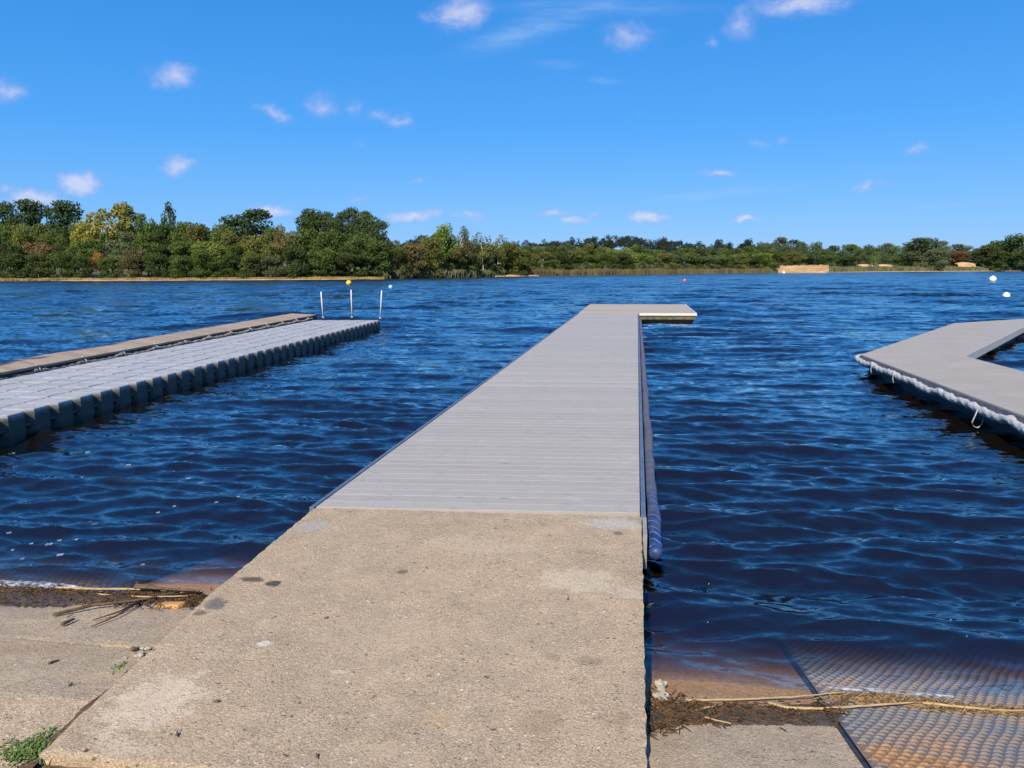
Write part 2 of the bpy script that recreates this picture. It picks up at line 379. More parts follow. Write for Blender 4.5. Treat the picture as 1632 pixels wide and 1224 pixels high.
tr = t.new('ShaderNodeBsdfTransparent')
df = t.new('ShaderNodeBsdfDiffuse'); df.inputs[0].default_value = (.11,.085,.055,1)
body = t.new('ShaderNodeMixShader'); body.inputs[0].default_value = .05; t.l.new(tr.outputs[0],body.inputs[1]); t.l.new(df.outputs[0],body.inputs[2])
mx = t.new('ShaderNodeMixShader'); t.l.new(t.math('MULTIPLY',frs,t.rng(dist,12,90,1,.98)),mx.inputs[0]); t.l.new(body.outputs[0],mx.inputs[1]); t.l.new(gl.outputs[0],mx.inputs[2])
va = t.new('ShaderNodeVolumeAbsorption'); va.inputs['Color'].default_value = (.60,.54,.36,1); va.inputs['Density'].default_value = 15.0
t.l.new(mx.outputs[0],t.out.inputs[0]); t.l.new(va.outputs[0],t.out.inputs[1]); M_WATER = m
m,t = material('lake bed'); p = geopos(t)
principled(t,t.mix(t.noise(p,3,4),(.05,.038,.025),(.11,.08,.05)),.95); M_BED = m
m,t = material('foam'); p = geopos(t)
al = t.math('MULTIPLY',t.rng(t.noise(t.mapping(p,scale=(.5,1,1)),42,5,.72),.43,.66),.85)
d = t.new('ShaderNodeBsdfDiffuse'); d.inputs[0].default_value=(.60,.66,.74,1); tr = t.new('ShaderNodeBsdfTransparent')
mx = t.new('ShaderNodeMixShader'); t.l.new(al,mx.inputs[0]); t.l.new(tr.outputs[0],mx.inputs[1]); t.l.new(d.outputs[0],mx.inputs[2]); t.l.new(mx.outputs[0],t.out.inputs[0]); M_FOAM = m
M_FLECK = simple('foam fleck',(.22,.27,.34),(.40,.44,.50),30,.8,0,.3)

# vegetation
def foliage(name, trans=.22):
    m,t = material(name)
    oc = t.new('ShaderNodeObjectInfo').outputs['Color']; att = t.new('ShaderNodeAttribute',attribute_name='tint').outputs['Fac']
    c = t.mix(t.rng(att,0,1),t.mix(1,oc,(.80,.86,.84),'MULTIPLY'),t.mix(1,oc,(1.55,1.48,1.2),'MULTIPLY'))
    d = t.new('ShaderNodeBsdfDiffuse'); t.l.new(c,d.inputs[0]); tl = t.new('ShaderNodeBsdfTranslucent'); t.l.new(t.mix(1,c,(1.1,1.2,.6),'MULTIPLY'),tl.inputs[0])
    mx = t.new('ShaderNodeMixShader'); mx.inputs[0].default_value = trans
    t.l.new(d.outputs[0],mx.inputs[1]); t.l.new(tl.outputs[0],mx.inputs[2]); t.l.new(mx.outputs[0],t.out.inputs[0]); return m
M_LEAF = foliage('leaves',.36)
M_BARK = simple('bark',(.10,.075,.055),(.20,.15,.11),6,.9,0,.5)
M_BIRCH = simple('pale birch bark',(.45,.42,.37),(.62,.60,.55),6,.9,0,.3)
m,t = material('grass blades'); att = t.new('ShaderNodeAttribute',attribute_name='tint').outputs['Fac']
principled(t,t.mix(att,(.05,.10,.02),(.16,.22,.06)),.8,None,0,.2); M_GRASS = m
def reedmat(name,a,b):
    m,t = material(name); att = t.new('ShaderNodeAttribute',attribute_name='tint').outputs['Fac']
    principled(t,t.mix(att,a,b),.9,None,0,.15); return m
M_REEDTAN = reedmat('dry tan reeds',(.17,.12,.045),(.36,.26,.11))
M_REEDDARK = reedmat('brown green reeds',(.06,.06,.028),(.150,.122,.062))
M_REEDPALE = reedmat('pale green marsh',(.055,.070,.030),(.165,.165,.085))
m,t = material('far ground'); p = geopos(t)
principled(t,t.mix(t.rng(t.noise(p,.08,4),.4,.6),(.05,.07,.025),(.12,.115,.05)),.95,None,0,.1); M_LAND = m
m,t = material('bank grass'); p = geopos(t)
principled(t,t.mix(t.rng(t.noise(p,3,5,.7),.35,.65),(.05,.085,.02),(.13,.15,.05)),.95,t.bump(t.noise(p,60,4),1,.03),0,.1); M_BANK = m
M_SAND = simple('sand',(.25,.155,.08),(.52,.35,.19),.55,.95,0,.6,3,stretch=(.35,1,1.6))
M_TWIG = reedmat('dark twigs',(.022,.016,.011),(.125,.075,.038))
M_REEDSTEM = simple('straw stem',(.28,.19,.085),(.46,.34,.17),20,.7,0,.1)
M_STICK = simple('dark stick',(.07,.045,.025),(.16,.10,.055),30,.8,0,.4)
M_BARKPIECE = simple('orange bark',(.34,.18,.06),(.52,.30,.12),25,.8,0,.4)
M_WETMAT = simple('wet plant mat',(.035,.025,.016),(.12,.085,.05),30,.7,0,.9,60)
M_STONE = simple('pale stone',(.24,.21,.18),(.40,.37,.31),30,.9,0,.5)

# ------------------------------------------------------------------ near ground
def zl(y,x=-2.2):
    k = min(1,max(0,(-2.72-x)/.16)); k = k*k*(3-2*k)*min(1,max(0,(y-3.1)/.5))
    return (.285 if y<2.3 else .285-(y-2.3)*.168)-.042*k
def zr(y,x=0): return min(.281,.228-(y-2.2)*.215)
def xe(y):                                   # left edge of the raised concrete ramp
    return np.interp(y,[1.90,1.97,3.15,4.50,4.7],[-1.82,-1.83,-1.95,-2.01,-2.015])
def sheet(name, xs, ys, zf, mat, parent=None, skirt=.5, jit=.0):
    """top surface over a warped grid plus vertical skirts; xs(y)->(x0,x1)"""
    ny = len(ys); nx = 60; V = []; Fc = []
    for j,y in enumerate(ys):
        x0,x1 = xs(y)
        for i in range(nx+1):
            x = x0+(x1-x0)*i/nx; e = 0
            edge = i in (0,nx) or j in (0,ny-1)
            if edge and jit:
                q = Vector((x*16,y*16,3.1)); x += jit*mnoise.noise(q); yj = y+jit*mnoise.noise(q+Vector((7,2,1)))
                e = -.004-.006*abs(mnoise.noise(q*2.3))
            else: yj = y
            V.append((x,yj,zf(y,x)+e+.003*mnoise.noise(Vector((x*3,y*3,0)))))
    for j in range(ny-1):
        for i in range(nx):
            a = j*(nx+1)+i; Fc.append((a,a+1,a+nx+2,a+nx+1))
    per = [i for i in range(nx+1)]+[j*(nx+1)+nx for j in range(1,ny)]+[(ny-1)*(nx+1)+i for i in range(nx-1,-1,-1)]+[j*(nx+1) for j in range(ny-2,0,-1)]
    base = len(V)
    for k in per: v = V[k]; V.append((v[0],v[1],v[2]-skirt))
    n = len(per)
    for k in range(n):
        a,b = per[k],per[(k+1)%n]; Fc.append((a,base+k,base+(k+1)%n,b))
    return link(name,np_mesh(name,V,Fc,mat,False),parent)
lin = lambda a,b,n: [a+(b-a)*i/(n-1) for i in range(n)]
o = sheet('concrete_ramp',lambda y:(float(xe(y)),.06),lin(1.975,4.52,120),lambda y,x:.3,M_RAMP,None,1.4,.008)
# the far edge is slightly skewed: follow it
for v in o.data.vertices:
    tt = max(0,(v.co.y-3.2)/1.32); v.co.y += .13*tt*(v.co.x+2.01)/2.07
tag(o,kind='structure')
# left slip: three slabs with open joints
def crackx(y): return float(np.interp(y,[2.84,2.98,3.15,3.35,3.6,5],[-2.27,-2.20,-2.13,-2.07,-2.03,-2.03]))
o = sheet('slipway',lambda y:(-7.5,float(xe(y))-.035+min(0,(y-2.8)*.0)),lin(1.78,2.832,50),zl,M_SLIP_L,None,.5,.012); tag(o,kind='structure')
o = sheet('slipway',lambda y:(-7.5,crackx(y)-.012),lin(2.836,7.5,110),(lambda y,x:zl(y,x)-.005),M_SLIP_L,None,.5,.014); tag(o,kind='structure')
o = sheet('slipway',lambda y:(crackx(max(y,2.84))+.006,float(xe(y))+.02),lin(2.825,5.2,60),lambda y,x:zl(y)+.012,M_SLIP_L,None,.5,.010); tag(o,kind='structure')
o = sheet('slipway',lambda y:(.066,6.5),lin(1.318,7.0,120),zr,M_SLIP_R,None,.5,.006); tag(o,kind='structure')
o = sheet('apron',lambda y:(-9,7),lin(-6,1.755,40),lambda y,x:.283,M_APRON,None,.5,.01); tag(o,kind='structure')
for v in o.data.vertices:
    if v.co.y>1.2 and v.co.x>-2.2: v.co.y += .17
    if v.co.y>1.2 and v.co.x>.0: v.co.y -= .45
mb = MB(); mb.box(-9,0.06,1.5,2.05,.0,.262); o = mb.build('joint_soil',M_SOIL); tag(o,kind='structure')
V = []; Fc = []                                  # soil strip along the ramp's left side and the wet groove
ys = lin(1.8,3.35,60)
for y in ys:
    zz = min(.287,zl(y)-.004)
    V += [(float(xe(y))-.075,y,zz-.015),(float(xe(y))-.03,y,zz+.004*math.sin(y*40)),(float(xe(y))+.01,y,zz+.002)]
for j in range(len(ys)-1):
    for i in range(2): a = j*3+i; Fc.append((a,a+1,a+4,a+3))
o = link('joint_soil',np_mesh('joint_soil',V,Fc,M_SOIL)); tag(o,kind='structure')
mb = MB(); 
mb.hexa([(-7.5,2.78,.1),(-1.95,2.78,.1),(-1.95,2.87,.1),(-7.5,2.87,.1),(-7.5,2.78,zl(2.8)-.022),(-1.95,2.78,zl(2.8)-.022),(-1.95,2.87,zl(2.87)-.022),(-7.5,2.87,zl(2.87)-.022)])
o = mb.build('joint_soil',M_SOIL); tag(o,kind='structure')
# lake bed and near bank
V = [(-1500,-60,-1.9),(1500,-60,-1.9),(1500,1500,-1.9),(-1500,1500,-1.9)]
o = link('lake_bed',np_mesh('lake_bed',V,[(0,1,2,3)],M_BED)); tag(o,kind='structure')
V = []; Fc = []
nx,ny = 80,30
for j in range(ny):
    for i in range(nx):
        x = -60+i*1.5; y = -40+j*1.45
        edge = 1.0 if x>-9 else 1.0+(x+9)*-.06
        z = .255+max(0,-y-6)*.05 - max(0,y-edge)*.6
        if -9.2<x<7.2 and y>-6.2: z = min(z,.05)
        V.append((x,y,z+.04*mnoise.noise(Vector((x*.4,y*.4,0)))))
for j in range(ny-1):
    for i in range(nx-1): a = j*nx+i; Fc.append((a,a+1,a+nx+1,a+nx))
o = link('ground',np_mesh('ground',V,Fc,M_BANK,True)); tag(o,kind='structure')

# ------------------------------------------------------------------ steel plates
def plate(name, pts, zf, treads, lift=.014, th=.0065):
    root = empty(name,(pts[0][0],pts[0][1],zf(pts[0][1])+.0)); ox,oy,oz = root.location
    mb = MB()
    top = [mb.b.verts.new((x-ox,y-oy,zf(y)+lift-oz)) for x,y in pts]
    c = sum((Vector((x,y,0)) for x,y in pts),Vector())/len(pts)
    bot = []
    for x,y in pts:
        d = (Vector((x,y,0))-c); d = Vector((math.copysign(1,d.x),math.copysign(1,d.y),0))
        bot.append(mb.b.verts.new((x+d.x*.028-ox,y+d.y*.02-oy,zf(y)-.02-oz)))
    mb.b.faces.new(top)
    n = len(pts)
    for i in range(n): mb.b.faces.new((top[i],bot[i],bot[(i+1)%n],top[(i+1)%n]))
    mb.build('plate_rim',M_RIM,root)
    V = []; Fc = []
    x0,x1 = min(p[0] for p in pts),max(p[0] for p in pts); y0,y1 = min(p[1] for p in pts),max(p[1] for p in pts)
    # tread sheet
    inset = .012
    base = [(x0+inset,y0+.01),(x1-.01,y0+.01),(x1-.01,y1-.01),(x0+inset,y1-.01)]
    nyy = 24
    px_,py_ = treads; rows = int((y1-y0-.03)/py_); cols = int((x1-x0-.04)/px_)
    for j in range(nyy):
        y = base[0][1]+(base[2][1]-base[0][1])*j/(nyy-1)
        V += [(base[0][0]-ox,y-oy,zf(y)+lift+.0015-oz),(base[1][0]-ox,y-oy,zf(y)+lift+.0015-oz)]
    Fc = [(2*j,2*j+1,2*j+3,2*j+2) for j in range(nyy-1)]
    for r in range(rows):
        for cidx in range(cols):
            cx = x0+.035+cidx*px_+(.5*px_ if r%2 else 0)+.004*math.sin(r*.7); cy = y0+.02+r*py_
            if cx>x1-.02: continue
            L,W,H = px_*.43,py_*.24,th; k = len(V); zz = zf(cy)+lift+.0016-oz
            arc = .006
            for q in (-1,-.5,0,.5,1):
                yy_ = cy+arc*(1-q*q); ww = W*(1-.75*q*q)
                V += [(cx+q*L-ox,yy_-ww-oy,zz),(cx+q*L-ox,yy_-oy,zz+H*(1-.8*q*q)),(cx+q*L-ox,yy_+ww-oy,zz)]
            for q in range(4):
                a = k+q*3; Fc += [(a,a+3,a+4,a+1),(a+1,a+4,a+5,a+2)]
    link('tread_surface',np_mesh('tread_surface',V,Fc,M_STEEL),root)
    return root
xa = .78
pr = plate('steel_plate',[(xa,1.9),(4.2,1.9),(4.2,4.6),(xa,4.6)],zr,(.040,.034))
tag(pr,'rusty steel tread plate with raised bars lying on the right slipway','steel plate')
pl_ = plate('steel_plate',[(-6.5,3.62),(-2.96,3.68),(-2.86,5.6),(-6.5,5.6)],(lambda y:zl(y,-4)),(.05,.045),.003,.0035)
tag(pl_,'wet steel plate half under water on the left slipway','steel plate')

# ------------------------------------------------------------------ water
def wave_params():
    r = np.random.default_rng(11); W = []
    for i in range(96):
        lam = .085*(1.5/.085)**(i/95)*(1+.08*r.standard_normal())
        th = R(-90+5)+R(11 if lam>.3 else 15)*r.standard_normal()
        W.append((lam,th,r.uniform(0,2*math.pi)))
    return W
rows = [1.9]
while rows[-1]<700:
    rr = rows[-1]; rows.append(rr+max(.006*rr if rr>4 else .02, 0)+(0 if rr<120 else (rr-120)*.004))
rows = np.array(rows); ang = np.concatenate([np.linspace(-75,-47,40,endpoint=False),np.linspace(-47,28,520,endpoint=False),np.linspace(28,75,50)])
A = np.radians(ang)
X = rows[:,None]*np.sin(A)[None,:]; Y = rows[:,None]*np.cos(A)[None,:]
dr = np.gradient(rows)[:,None]*np.ones_like(X)
Z = np.zeros_like(X); DX = np.zeros_like(X); DY = np.zeros_like(X)
shore = np.clip((np.hypot(np.clip(X,-99,99)*0,Y)-2.9)/1.5,.16,1)
patch = .85+.4*np.sin(X*.31+Y*.17+1)*np.sin(Y*.23-X*.11)+.2*np.sin(X*.9-Y*.5)*np.sin(Y*.71+X*.2)
far_r = np.clip((np.hypot(X,Y)-8)/22,0,1); rw = np.random.default_rng(5)
FARW = [(1.5*(5.0/1.5)**(i/25),R(-90)+R(15)*rw.standard_normal(),rw.uniform(0,6.28)) for i in range(26)]
for lam,th,ph in wave_params()+FARW:
    k = 2*math.pi/lam; kx,ky = k*math.cos(th),k*math.sin(th)
    sl_ = .026 if lam>.7 else (.038 if lam>.3 else .062)
    a = sl_/k
    fade = np.clip((lam/dr-2.0)/2.0,0,1)
    if lam>=1.5: fade = fade*far_r; a *= 1.15
    phs = kx*X+ky*Y+ph+.25*np.sin(.9*X+.5*Y)+.5*np.sin(1.9*X-.8*Y+7*lam)*np.sin(.7*X+1.3*Y+ph)
    Z += a*fade*np.cos(phs); DX -= .8*a*fade*np.cos(th)*np.sin(phs); DY -= .8*a*fade*np.sin(th)*np.sin(phs)
wy = Y+.10*X+.12*np.sin(X*.8+.6)+.05*np.sin(X*2.3); wx = np.clip((Y-3.25)/.35,0,1)*np.clip((5.6-Y)/1.2,0,1)
Z *= shore*patch; Z += .026*wx*np.cos(2*math.pi*(wy-4.25)/(.62+.09*Y))*(1+.3*np.sin(X*1.3+2)); DX *= shore; DY *= shore
V = np.stack([X+DX,Y+DY,Z],-1).reshape(-1,3)
nr,nc = X.shape; idx = np.arange(nr*nc).reshape(nr,nc)
Fc = np.stack([idx[:-1,:-1],idx[:-1,1:],idx[1:,1:],idx[1:,:-1]],-1).reshape(-1,4)
o = link('lake_water',np_mesh('lake_water',V,Fc,M_WATER,True)); WV = V.copy(); tag(o,kind='structure')

# ------------------------------------------------------------------ jetty
def planks(name, mat, parent, quad, n, axis, gap=.006, th=.03, dz=.0012, seed=1, lip=0.0):
    """quad: p00,p10,p11,p01 (top corners, ccw); planks split along p00->p01 (axis) """
    r = random.Random(seed); V = []; Fc = []; T = []
    p00,p10,p11,p01 = [Vector(q) for q in quad]; L = ((p01-p00).length+(p11-p10).length)/2
    g = gap/L
    for i in range(n):
        a,b = i/n+g/2,(i+1)/n-g/2
        A,B = p00.lerp(p01,a),p10.lerp(p11,a); C,D = p10.lerp(p11,b),p00.lerp(p01,b)
        z = [dz*r.uniform(-1,1) for _ in range(4)]; k = len(V)
        c = min(.3,.0025/(L/n))
        A2,D2 = A.lerp(D,c),D.lerp(A,c); B2,C2 = B.lerp(C,c),C.lerp(B,c)
        up = Vector((0,0,1)); lo = up*(-th); ch = up*-.0015
        V += [A+lo,B+lo,C+lo,D+lo, A+ch+up*z[0],B+ch+up*z[1],C+ch+up*z[2],D+ch+up*z[3], A2+up*z[0],B2+up*z[1],C2+up*z[2],D2+up*z[3]]
        Fc += [(k+4,k+5,k+1,k),(k+5,k+6,k+2,k+1),(k+6,k+7,k+3,k+2),(k+7,k+4,k,k+3),(k+8,k+9,k+5,k+4),(k+10,k+11,k+7,k+6),(k+8,k+9,k+10,k+11),
               (k+9,k+10,k+6,k+5),(k+11,k+8,k+4,k+7)]
        T += [r.random()]*9
    me = np_mesh(name,V,Fc,mat); at_ = me.attributes.new('tint','FLOAT','FACE'); at_.data.foreach_set('value',np.array(T,np.float32))
    bm = bmesh.new(); bm.from_mesh(me); bmesh.ops.recalc_face_normals(bm,faces=bm.faces); bm.to_mesh(me); bm.free()
    return link(name,me,parent)
ZD = .302
jet = empty('jetty',(-.97,4.55,0)); tag(jet,'long straight jetty with grey ribbed decking between two blue grey rails','jetty')
J = Vector(jet.location)
def rel(P,o): return Vector(P)-Vector(o.location)
YE = 27.0
q = [rel(p,jet) for p in ((-2.0,4.525,ZD),(.05,4.70,ZD),(.075,YE,ZD),(-1.945,YE,ZD))]
planks('deck',M_DECK,jet,q,158,1,.004,.035,.0007,3)
mb = MB(); mb.hexa([rel(p,jet) for p in ((.056,4.62,.12),(.086,4.62,.12),(.111,YE,.12),(.081,YE,.12),(.056,4.62,.312),(.086,4.62,.312),(.111,YE,.312),(.081,YE,.312))]); mb.build('side_frame',M_FRAMEBLUE,jet)
mb = MB(); mb.hexa([rel(p,jet) for p in ((-2.035,4.50,.12),(-2.006,4.50,.12),(-1.951,YE,.12),(-1.98,YE,.12),(-2.035,4.50,.306),(-2.006,4.50,.306),(-1.951,YE,.306),(-1.98,YE,.306))]); mb.build('side_frame',M_FRAMEBLUE,jet)
mb = MB(); mb.box(.066-J.x,.090-J.x,4.30-J.y,4.61-J.y,.10,.305); mb.build('end_bracket',M_ALU,jet)
for k in range(8):
    mb = MB(); mb.box(-1.8-J.x,-.1-J.x,5.4+k*2.75-J.y,6.9+k*2.75-J.y,-.35,.22); mb.build('float',M_DARKFLOAT,jet,.02)
# fender tubes
def fender(name, pts, r, label):
    root = empty(name,pts[0]); mb = MB()
    P = []; rad = []; n = 190
    a,b = Vector(pts[0]),Vector(pts[1])
    for i in range(n):
        t_ = i/(n-1); t_ = t_*t_*.75+t_*.25; p = a.lerp(b,t_); y = p.y
        P.append(p-a+Vector((.014*mnoise.noise(Vector((y*1.1,0,r*50))),0,.012*mnoise.noise(Vector((y*1.3,5,0)))))); rad.append(r*(1+.16*mnoise.noise(Vector((y*2.7,2,1)))+.08*mnoise.noise(Vector((y*9,2,1)))))
    mb.tube(P,rad,14); mb.build('cover',M_FENDER,root,0,True)
    mb = MB(); mb.tube([Vector((0,-.05,-.012)),Vector((0,-.045,-.012)),Vector((0,-.015,-.006)),Vector((0,0,0))],[r*.3,r*.8,r*1.02,r*1.0],14); mb.build('end_cap',M_FENDEND,root,0,True)
    tag(root,label,'fender'); return root
fender('tube_fender',((.142,4.42,.165),(.158,26.9,.16)),.042,'worn blue tube fender along the right side of the grey jetty')
fender('tube_fender',((-2.10,4.75,.17),(-2.045,26.9,.17)),.042,'thin blue tube fender along the left side of the grey jetty')
# landing stage at the jetty head
ls = empty('landing_stage',(0,30.7,0)); tag(ls,'wooden landing stage across the far end of the jetty with a white front edge','landing stage')
q = [rel(p,ls) for p in ((-1.97,27.03,.305),(2.02,27.13,.305),(2.07,34.4,.305),(-1.99,34.2,.305))]
planks('deck',M_WOOD,ls,q,48,1,.007,.04,.003,5)
mb = MB(); mb.hexa([rel(p,ls) for p in ((.13,27.0,.235),(2.06,27.085,.235),(2.06,27.12,.235),(.13,27.022,.235),(.13,27.0,.317),(2.06,27.085,.317),(2.06,27.12,.317),(.13,27.022,.317))]); mb.build('edge_strip',M_WHITE,ls)
mb = MB(); mb.hexa([rel(p,ls) for p in ((2.035,27.13,.22),(2.075,27.13,.22),(2.125,34.4,.22),(2.085,34.4,.22),(2.035,27.13,.316),(2.075,27.13,.316),(2.125,34.4,.316),(2.085,34.4,.316))]); mb.build('edge_strip',M_WHITE,ls)
mb = MB(); mb.hexa([rel(p,ls) for p in ((.14,27.04,.10),(2.03,27.12,.10),(2.03,27.17,.10),(.14,27.09,.10),(.14,27.04,.234),(2.03,27.12,.234),(2.03,27.17,.234),(.14,27.09,.234))]); mb.build('fascia',M_ALGAE,ls)
mb = MB(); mb.box(-1.9,1.95,27.3-30.7,34-30.7,-.3,.24); mb.build('float',M_DARKFLOAT,ls,.02)

# ------------------------------------------------------------------ floating cube dock
DA = Vector((-6.62,8.2,0)); DB = Vector((-7.72,22.8,0)); dd = (DB-DA).normalized(); dn = Vector((-dd.y,dd.x,0))   # dn points left
dock = empty('floating_dock',DA-dd*2.4); tag(dock,'grey floating dock of plastic cubes with notched right edge','floating dock')
PITCHC = .405; NL = int((DB-(DA-dd*2.4)).length/PITCHC)
def cube_mesh(name, edge):
    mb = MB(); s = PITCHC/2-.003; c = .075; hz = .30
    pts = [(-s+c,-s),(s-c,-s),(s,-s+c),(s,s-c),(s-c,s),(-s+c,s),(-s,s-c),(-s,-s+c)]
    b = mb.b
    lv = []
    for z,inset in ((-.16,.03),(.06,.0),(.27,0),(.292,.006),(.30,.022)):
        ring = []
        for x,y in pts:
            f = (s-inset)/s; ring.append(b.verts.new((x*f,y*f,z)))
        lv.append(ring)
    for a,bb in zip(lv,lv[1:]):
        for k in range(8): b.faces.new((a[k],a[(k+1)%8],bb[(k+1)%8],bb[k]))
    b.faces.new(lv[-1]); b.faces.new(lv[0][::-1])
    for sx in (-1,1):
        for sy in (-1,1):
            z0 = (.13+.022*sy) if (edge and sx>0) else .290+.003*sx*sy
            x0,x1 = sorted((sx*(s-c-.01),sx*(s+.002))); y0,y1 = sorted((sy*(s-c-.01),sy*(s+.002)))
            mb.box(x0,x1,y0,y1,z0-.02,z0)
    bmesh.ops.recalc_face_normals(b,faces=b.faces)
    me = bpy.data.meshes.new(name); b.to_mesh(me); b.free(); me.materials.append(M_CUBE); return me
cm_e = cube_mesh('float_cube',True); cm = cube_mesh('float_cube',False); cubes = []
for i in range(NL):
    for j in range(5):
        p = dd*(PITCHC*(i+.5))+dn*(PITCHC*1.045*(j+.5))
        cubes.append((i,j,p))
ang_d = math.atan2(dd.y,dd.x)-math.pi/2
first = [c for c in cubes if c[1]==0]+[c for c in cubes if c[1]>0 and 2<=c[0]<=14]
pick = set((c[0],c[1]) for c in first[:100])
polys = [list(pp.vertices) for pp in cm.polygons]
rb = bmesh.new()
for i,j,p in cubes:
    jz = random.uniform(-.003,.003); tx,ty = random.uniform(-.005,.005),random.uniform(-.005,.005)
    if (i,j) in pick:
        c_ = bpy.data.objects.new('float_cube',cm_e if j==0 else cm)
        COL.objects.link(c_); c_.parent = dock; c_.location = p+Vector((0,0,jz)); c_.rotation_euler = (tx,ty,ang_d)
    else:
        MM = Matrix.Translation(p+Vector((0,0,jz))) @ Matrix.Rotation(ang_d,4,'Z') @ Matrix.Rotation(tx,4,'X') @ Matrix.Rotation(ty,4,'Y')
        k0 = [rb.verts.new(MM@v.co) for v in cm.vertices]
        for f in polys: rb.faces.new([k0[q] for q in f])
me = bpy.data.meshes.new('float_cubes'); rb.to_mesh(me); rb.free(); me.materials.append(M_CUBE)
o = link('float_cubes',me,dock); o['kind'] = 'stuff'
# poles
pole_l = ['white pole at the far left corner of the cube dock, leaning left','white upright pole between two others at the end of the cube dock','white pole at the far right corner of the cube dock, leaning right']
for k,((u,v),(ut,vt)) in enumerate(zip(((515,506),(561,505.5),(606,507)),((511.5,465),(559.5,462),(608.3,463)))):
    b_ = at(u,v,.30); tp = at_y(ut,vt,b_.y)
    r_ = empty('marker_pole',b_); mb = MB(); d = tp-b_
    mb.tube([Vector((0,0,-.02)),d*.98,d],[.022,.021,.016],10); mb.build('tube',M_POLE,r_,0,True)
    mb = MB(); mb.tube([Vector((0,0,-.01)),Vector((0,0,.02))],[.045,.04],10); mb.build('foot',M_CUBE,r_)
    tag(r_,pole_l[k],'pole','white poles at the end of the cube dock')

# ------------------------------------------------------------------ wooden pontoon on the left
n0,n1 = Vector((-8.95,9.62,.38)),Vector((-10.31,24.0,.38)); o0,o1 = Vector((-9.98,10.75,.38)),Vector((-11.48,24.67,.38))
dv = (n1-n0)/(n1.y-n0.y); n00 = n0-dv*4.5; dv2 = (o1-o0)/(o1.y-o0.y); o00 = o0-dv2*5.0
wp = empty('wooden_pontoon',(n00.x,n00.y,0)); tag(wp,'brown boarded wooden pontoon lying behind the grey cube dock','pontoon')
planks('deck',M_WOODL,wp,[rel(p,wp) for p in (o00,n00,n1,o1)],104,1,.006,.035,.0025,9)
mb = MB(); s_ = Vector((.02,0,0))
mb.hexa([rel(p,wp) for p in (n00+Vector((-.03,0,-.28)),n00+Vector((.012,0,-.28)),n1+Vector((.012,0,-.28)),n1+Vector((-.03,0,-.28)),n00+Vector((-.03,0,-.037)),n00+Vector((.012,0,-.037)),n1+Vector((.012,0,-.037)),n1+Vector((-.03,0,-.037)))]); mb.build('side_beam',M_DARKTIMBER,wp)
mb = MB()
mb.hexa([rel(p,wp) for p in (o00+Vector((-.012,0,-.22)),o00+Vector((.03,0,-.22)),o1+Vector((.03,0,-.22)),o1+Vector((-.012,0,-.22)),o00+Vector((-.012,0,-.037)),o00+Vector((.03,0,-.037)),o1+Vector((.03,0,-.037)),o1+Vector((-.012,0,-.037)))]); mb.build('side_beam',M_DARKTIMBER,wp)
for k in range(6):
    mb = MB(); a = n00.lerp(n1,(k+.12)/6); b = n00.lerp(n1,(k+.85)/6); c = o00.lerp(o1,(k+.85)/6); d = o00.lerp(o1,(k+.12)/6)
    zz = lambda p,z,dx: rel((p.x+dx,p.y,z),wp)
    mb.hexa([zz(d,-.3,.1),zz(a,-.3,-.1),zz(b,-.3,-.1),zz(c,-.3,.1),zz(d,.3,.1),zz(a,.3,-.1),zz(b,.3,-.1),zz(c,.3,.1)])
    mb.build('float',M_DARKFLOAT,wp)
def rope(name, a, b, r, sag, step, mat, label, ties, tiemat, seed=0, end=None, tieform='up'):
    a,b = Vector(a),Vector(b); root = empty(name,a); L = (b-a).length; d = (b-a)/L; side = d.cross(Vector((0,0,1)))
    rr = random.Random(seed); P = []; rad = []; n = int(L/.02)
    P0 = []
    if end: P0 = [Vector(e)-a for e in end]
    for i in range(n+1):
        s = L*i/n; ph = (s/step)%1
        z = -sag*(4*ph*(1-ph))**.8*(.7+.5*mnoise.noise(Vector((int(s/step)*3.1,seed,0)))) + .35*sag*mnoise.noise(Vector((s*5,seed,2)))
        P.append(d*s+Vector((0,0,z))+side*(.25*r*mnoise.noise(Vector((s*3,1,seed))))); rad.append(r*(1+.2*mnoise.noise(Vector((s*4,9,seed)))+.13*mnoise.noise(Vector((s*30,9,seed)))))
    mb = MB(); mb.tube(P0+P,[r]*len(P0)+rad,12,3,26/r*.05,.12); mb.build('rope_body',mat,root,0,True)
    for (s,form) in ties:
        p = d*s
        mb = MB()
        if form=='up': mb.tube([p+Vector((-.06,0,.10)),p+Vector((-.02,-.02,.05)),p+Vector((.03,-.03,r*.9)),p+Vector((.05,-.03,-.02))],.008,6)
        elif form=='short': mb.tube([p+Vector((-.02,0,r)),p+Vector((-.05,-.02,-.01)),p+Vector((-.055,-.03,-.07)),p+Vector((-.045,-.04,-.13))],.007,6)
        elif form=='hook': mb.tube([p+Vector((-r-.005,0,-.01)),p+Vector((-r-.04,-.02,-.09)),p+Vector((-r-.06,-.02,-.15)),p+Vector((-r-.045,-.02,-.20)),p+Vector((-r+.0,-.02,-.215)),p+Vector((-r+.04,-.02,-.18)),p+Vector((-r+.05,-.02,-.12))],.007,6)
        mb.build('tie',tiemat,root,0,True)
    tag(root,label,'rope'); return root
rope('rope_fender',(-8.83,8.1,.300),(-10.17,23.3,.300),.045,.05,1.15,M_ROPEB,'dirty lumpy rope hung in loops along the wooden pontoon beside the cube dock',[(1.25+1.15*k,'up') for k in range(0,12,1)],M_ROPEW,3)

